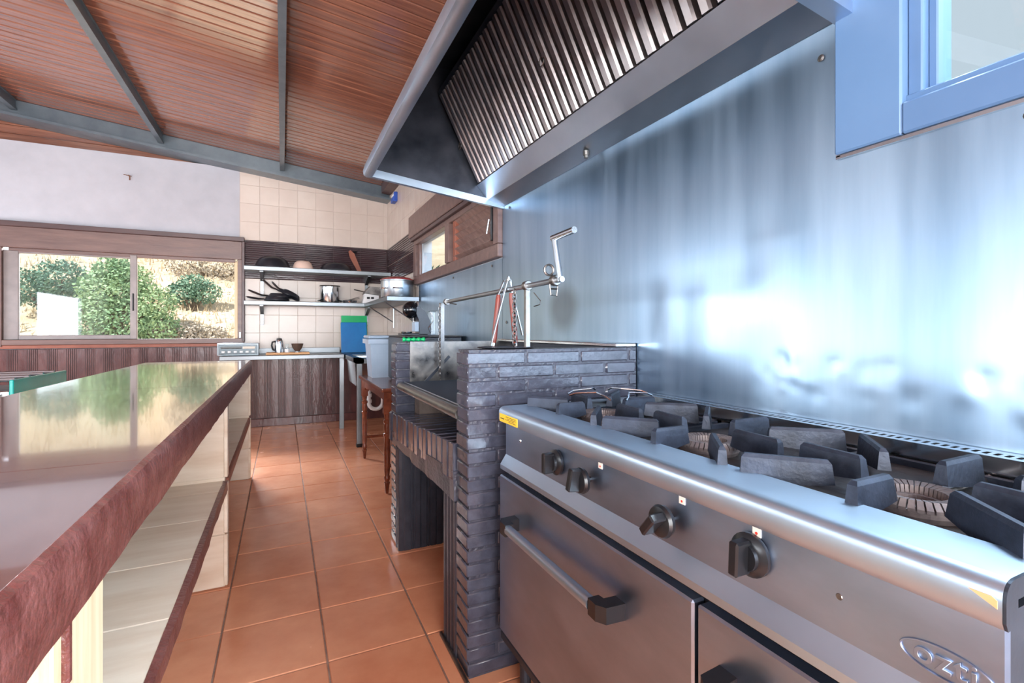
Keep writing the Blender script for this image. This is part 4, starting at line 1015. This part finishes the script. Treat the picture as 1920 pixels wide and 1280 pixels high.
# ------------------------------------------------------------------ green gas griddle behind the counter
gs = thing('gas_griddle', (-1.4, 3.2, 0), 'gas stove with teal enamel side standing behind the bar counter', 'stove')
RB(-1.09, -1.075, 2.885, 3.47, .30, .93, .003).build('side_panel', M['teal'], gs)
RB(-2.0, -1.985, 2.885, 3.47, .30, .93, .003).build('side_panel', M['teal'], gs)
B(-1.985, -1.09, 2.92, 3.47, .30, .86).build('body', M['steel_dark'], gs)
RB(-1.985, -1.09, 2.89, 2.925, .84, .88, .003).build('front_rail', M['steel_bright'], gs)
RB(-1.985, -1.09, 2.875, 2.925, .78, .825, .003).build('front_rail', M['white_pl'], gs)
for y in (2.97, 3.12, 3.28, 3.42): MB().tube([(-1.98, y, .925), (-1.10-.02*(y-2.9), y, .925)], .010, 8).build('pan_bar', M['steel'], gs, smooth=True)
for x in (-1.14, -1.4, -1.7): MB().lathe([(.022, 0), (.022, -.02), (.014, -.035), (.001, -.035)], (x, 2.89, .862), 14, 'y').build('knob', M['black'], gs)
for x in (-1.95, -1.12):
    for y in (2.93, 3.43): B(x-.02, x+.02, y-.02, y+.02, 0, .30).build('leg', M['steel_dark'], gs)

# ------------------------------------------------------------------ small things on the walls
hk = thing('wall_hook', (-1.49, YB, 2.78), 'rusty bent hook in the white plaster above the window', 'hook')
MB().tube([(-1.49, YB, 2.815), (-1.49, YB-.03, 2.815), (-1.48, YB-.035, 2.80), (-1.48, YB-.035, 2.765)], .006, 6).build('hook_wire', M['rust'], hk)
MB().tube([(-1.54, YB-.01, 2.825), (-1.47, YB-.014, 2.812)], .004, 6).build('hook_bar', M['rust'], hk)
bx = thing('wall_sensor', (XR, 5.95, 2.72), 'small blue and white box on the right wall near the corner', 'sensor')
RB(XR-.055, XR-.002, 5.87, 6.02, 2.705, 2.765, .006, 2).build('case', M['bluebox'], bx)
RB(XR-.05, XR-.002, 5.90, 6.0, 2.765, 2.80, .005).build('cover', M['white_pl'], bx)
RB(XR-.045, XR-.002, 5.865, 5.895, 2.72, 2.82, .005).build('bracket', M['bluebox'], bx)

# ------------------------------------------------------------------ outside: dry hillside, shrubs
def zh(x, y): return -.6+.46*max(0, y-11)+.25*noise.noise(Vector((x*.25, y*.25, 0)))+.08*noise.noise(Vector((x*1.1, y*1.1, 3)))
vs = []; fs = []; nx, ny = 60, 60
for j in range(ny+1):
    for i in range(nx+1):
        x = -26+i*.9; y = 7.2+j*.75; vs.append((x, y, zh(x, y)))
for j in range(ny):
    for i in range(nx): a = j*(nx+1)+i; fs.append((a, a+1, a+nx+2, a+nx+1))
hl = MB().add(vs, fs).build('hillside', M['hill'], loc=(0, 12, -.6), smooth=True); tag(hl, kind='structure')
vs = [(-40, -30, -.65), (40, -30, -.65), (40, 7.3, -.65), (-40, 7.3, -.65)]
gd = MB().add(vs, [(0,1,2,3)]).build('outer_ground', M['hill'], loc=(0,0,-.65)); tag(gd, kind='structure')
gm_ = MB(); rg = random.Random(5)
for k in range(9000):
    y = rg.uniform(11.5, 26); x = rg.uniform(-9.5, 1.5)*y/14; z = zh(x, y); h = rg.uniform(.08, .24); a = rg.uniform(0, 6.28); l = rg.uniform(-.08, .08)
    dx, dy = math.cos(a)*.025, math.sin(a)*.025
    gm_.add([(x-dx, y-dy, z-.02), (x+dx, y+dy, z-.02), (x+l, y+l*.5, z+h)], [(0,1,2)])
tag(gm_.build('dry_grass', M['grass'], loc=(0, 12, 0)), 'dry golden grass covering the hillside outside the window', 'grass', kind='stuff')
def shrub(name, x, y, blobs, n, m, lab, lsz=.045, z0=None):
    z = zh(x, y) if z0 is None else z0
    t = thing(name, (x, y, z), lab, 'shrub', 'shrubs on the hillside'); mb = MB(); rg = random.Random(int(x*100+y))
    for (bx_, by_, bz_, r) in blobs:
        for k in range(int(n*r*r*12)):
            d = Vector((rg.gauss(0, 1), rg.gauss(0, 1), rg.gauss(0, 1))).normalized()*r*(rg.uniform(.55, 1.05))
            p = Vector((x+bx_, y+by_, z+bz_))+Vector((d.x, d.y, d.z*.85)); s_ = lsz*rg.uniform(.6, 1.3)
            u = Vector((rg.gauss(0, 1), rg.gauss(0, 1), rg.gauss(0, 1))).normalized(); v = u.orthogonal().normalized()
            mb.add([p-u*s_, p+v*s_*.55, p+u*s_, p-v*s_*.55], [(0,1,2,3)])
    mb.build('foliage', m, t)
    st_ = MB()
    for (bx_, by_, bz_, r) in blobs: st_.tube([(x, y, z-.1), (x+bx_*.6, y+by_*.6, z+bz_*.5), (x+bx_, y+by_, z+bz_)], [.06, .045, .02], 6)
    st_.build('stems', M['bark'], t)
def at(u, v, Y):
    t = math.atan(431/908); a = (u-960)/908; b_ = (619-v)/908
    d = Vector((math.sin(t)+a*math.cos(t), math.cos(t)-a*math.sin(t), b_)); k = Y/d.y; return Vector((d.x*k, Y, 1.15+d.z*k))
def sh_at(name, u, vb, Y, blobs, n, m, lab, **k):
    Y = 11.0
    while Y < 40:
        p = at(u, vb, Y)
        if zh(p.x, Y) > p.z: break
        Y += .05
    sc = Y/15.0; shrub(name, p.x, Y, [tuple(c_*sc for c_ in q) for q in blobs], n/sc/sc, m, lab, **k)
sh_at('olive_shrub', 105, 600, 15.5, [(-.55, 0, .75, .5), (.1, 0, .95, .55), (.7, 0, .75, .5), (0, .2, .5, .5)], 360, M['leaf_dark'], 'wide green shrub at the left in the back window')
sh_at('olive_tree', 215, 640, 14.0, [(-.55, 0, .5, .6), (.2, 0, .55, .7), (-.1, 0, 1.25, .65), (.75, 0, .95, .55), (-.05, .1, 1.75, .42), (.9, .1, .3, .5), (.3, 0, 1.5, .5)], 360, M['leaf'], 'tall leafy shrub behind the middle stile of the window')
sh_at('round_shrub', 363, 580, 17.5, [(-.25, 0, .42, .36), (.25, 0, .45, .38), (0, 0, .62, .36)], 420, M['leaf_dark'], 'round green shrub alone on the slope at the right of the window')
sh_at('dead_brush', 345, 640, 14.5, [(-.45, 0, .25, .35), (.15, 0, .2, .35), (.7, 0, .12, .3)], 420, M['leaf_grey'], 'grey dead brush low in the right half of the window')
sh_at('grey_brush', 400, 520, 21, [(-.6, 0, .35, .5), (.2, 0, .3, .5), (.9, 0, .3, .45)], 300, M['leaf_grey'], 'grey scrub high on the slope at the top right of the window')
shrub('added_tree', 4.3, 13.5, [(0, 0, 2.3, 1.3), (1.2, .5, 2.2, 1.3), (-.9, -.5, 2.2, 1.2), (.5, -1, 1.6, 1.3)], 60, M['leaf_dark'], 'added dark green tree outside the louvred side window', lsz=.12, z0=-.4)  # added to darken the lower half of the louvred window's pane
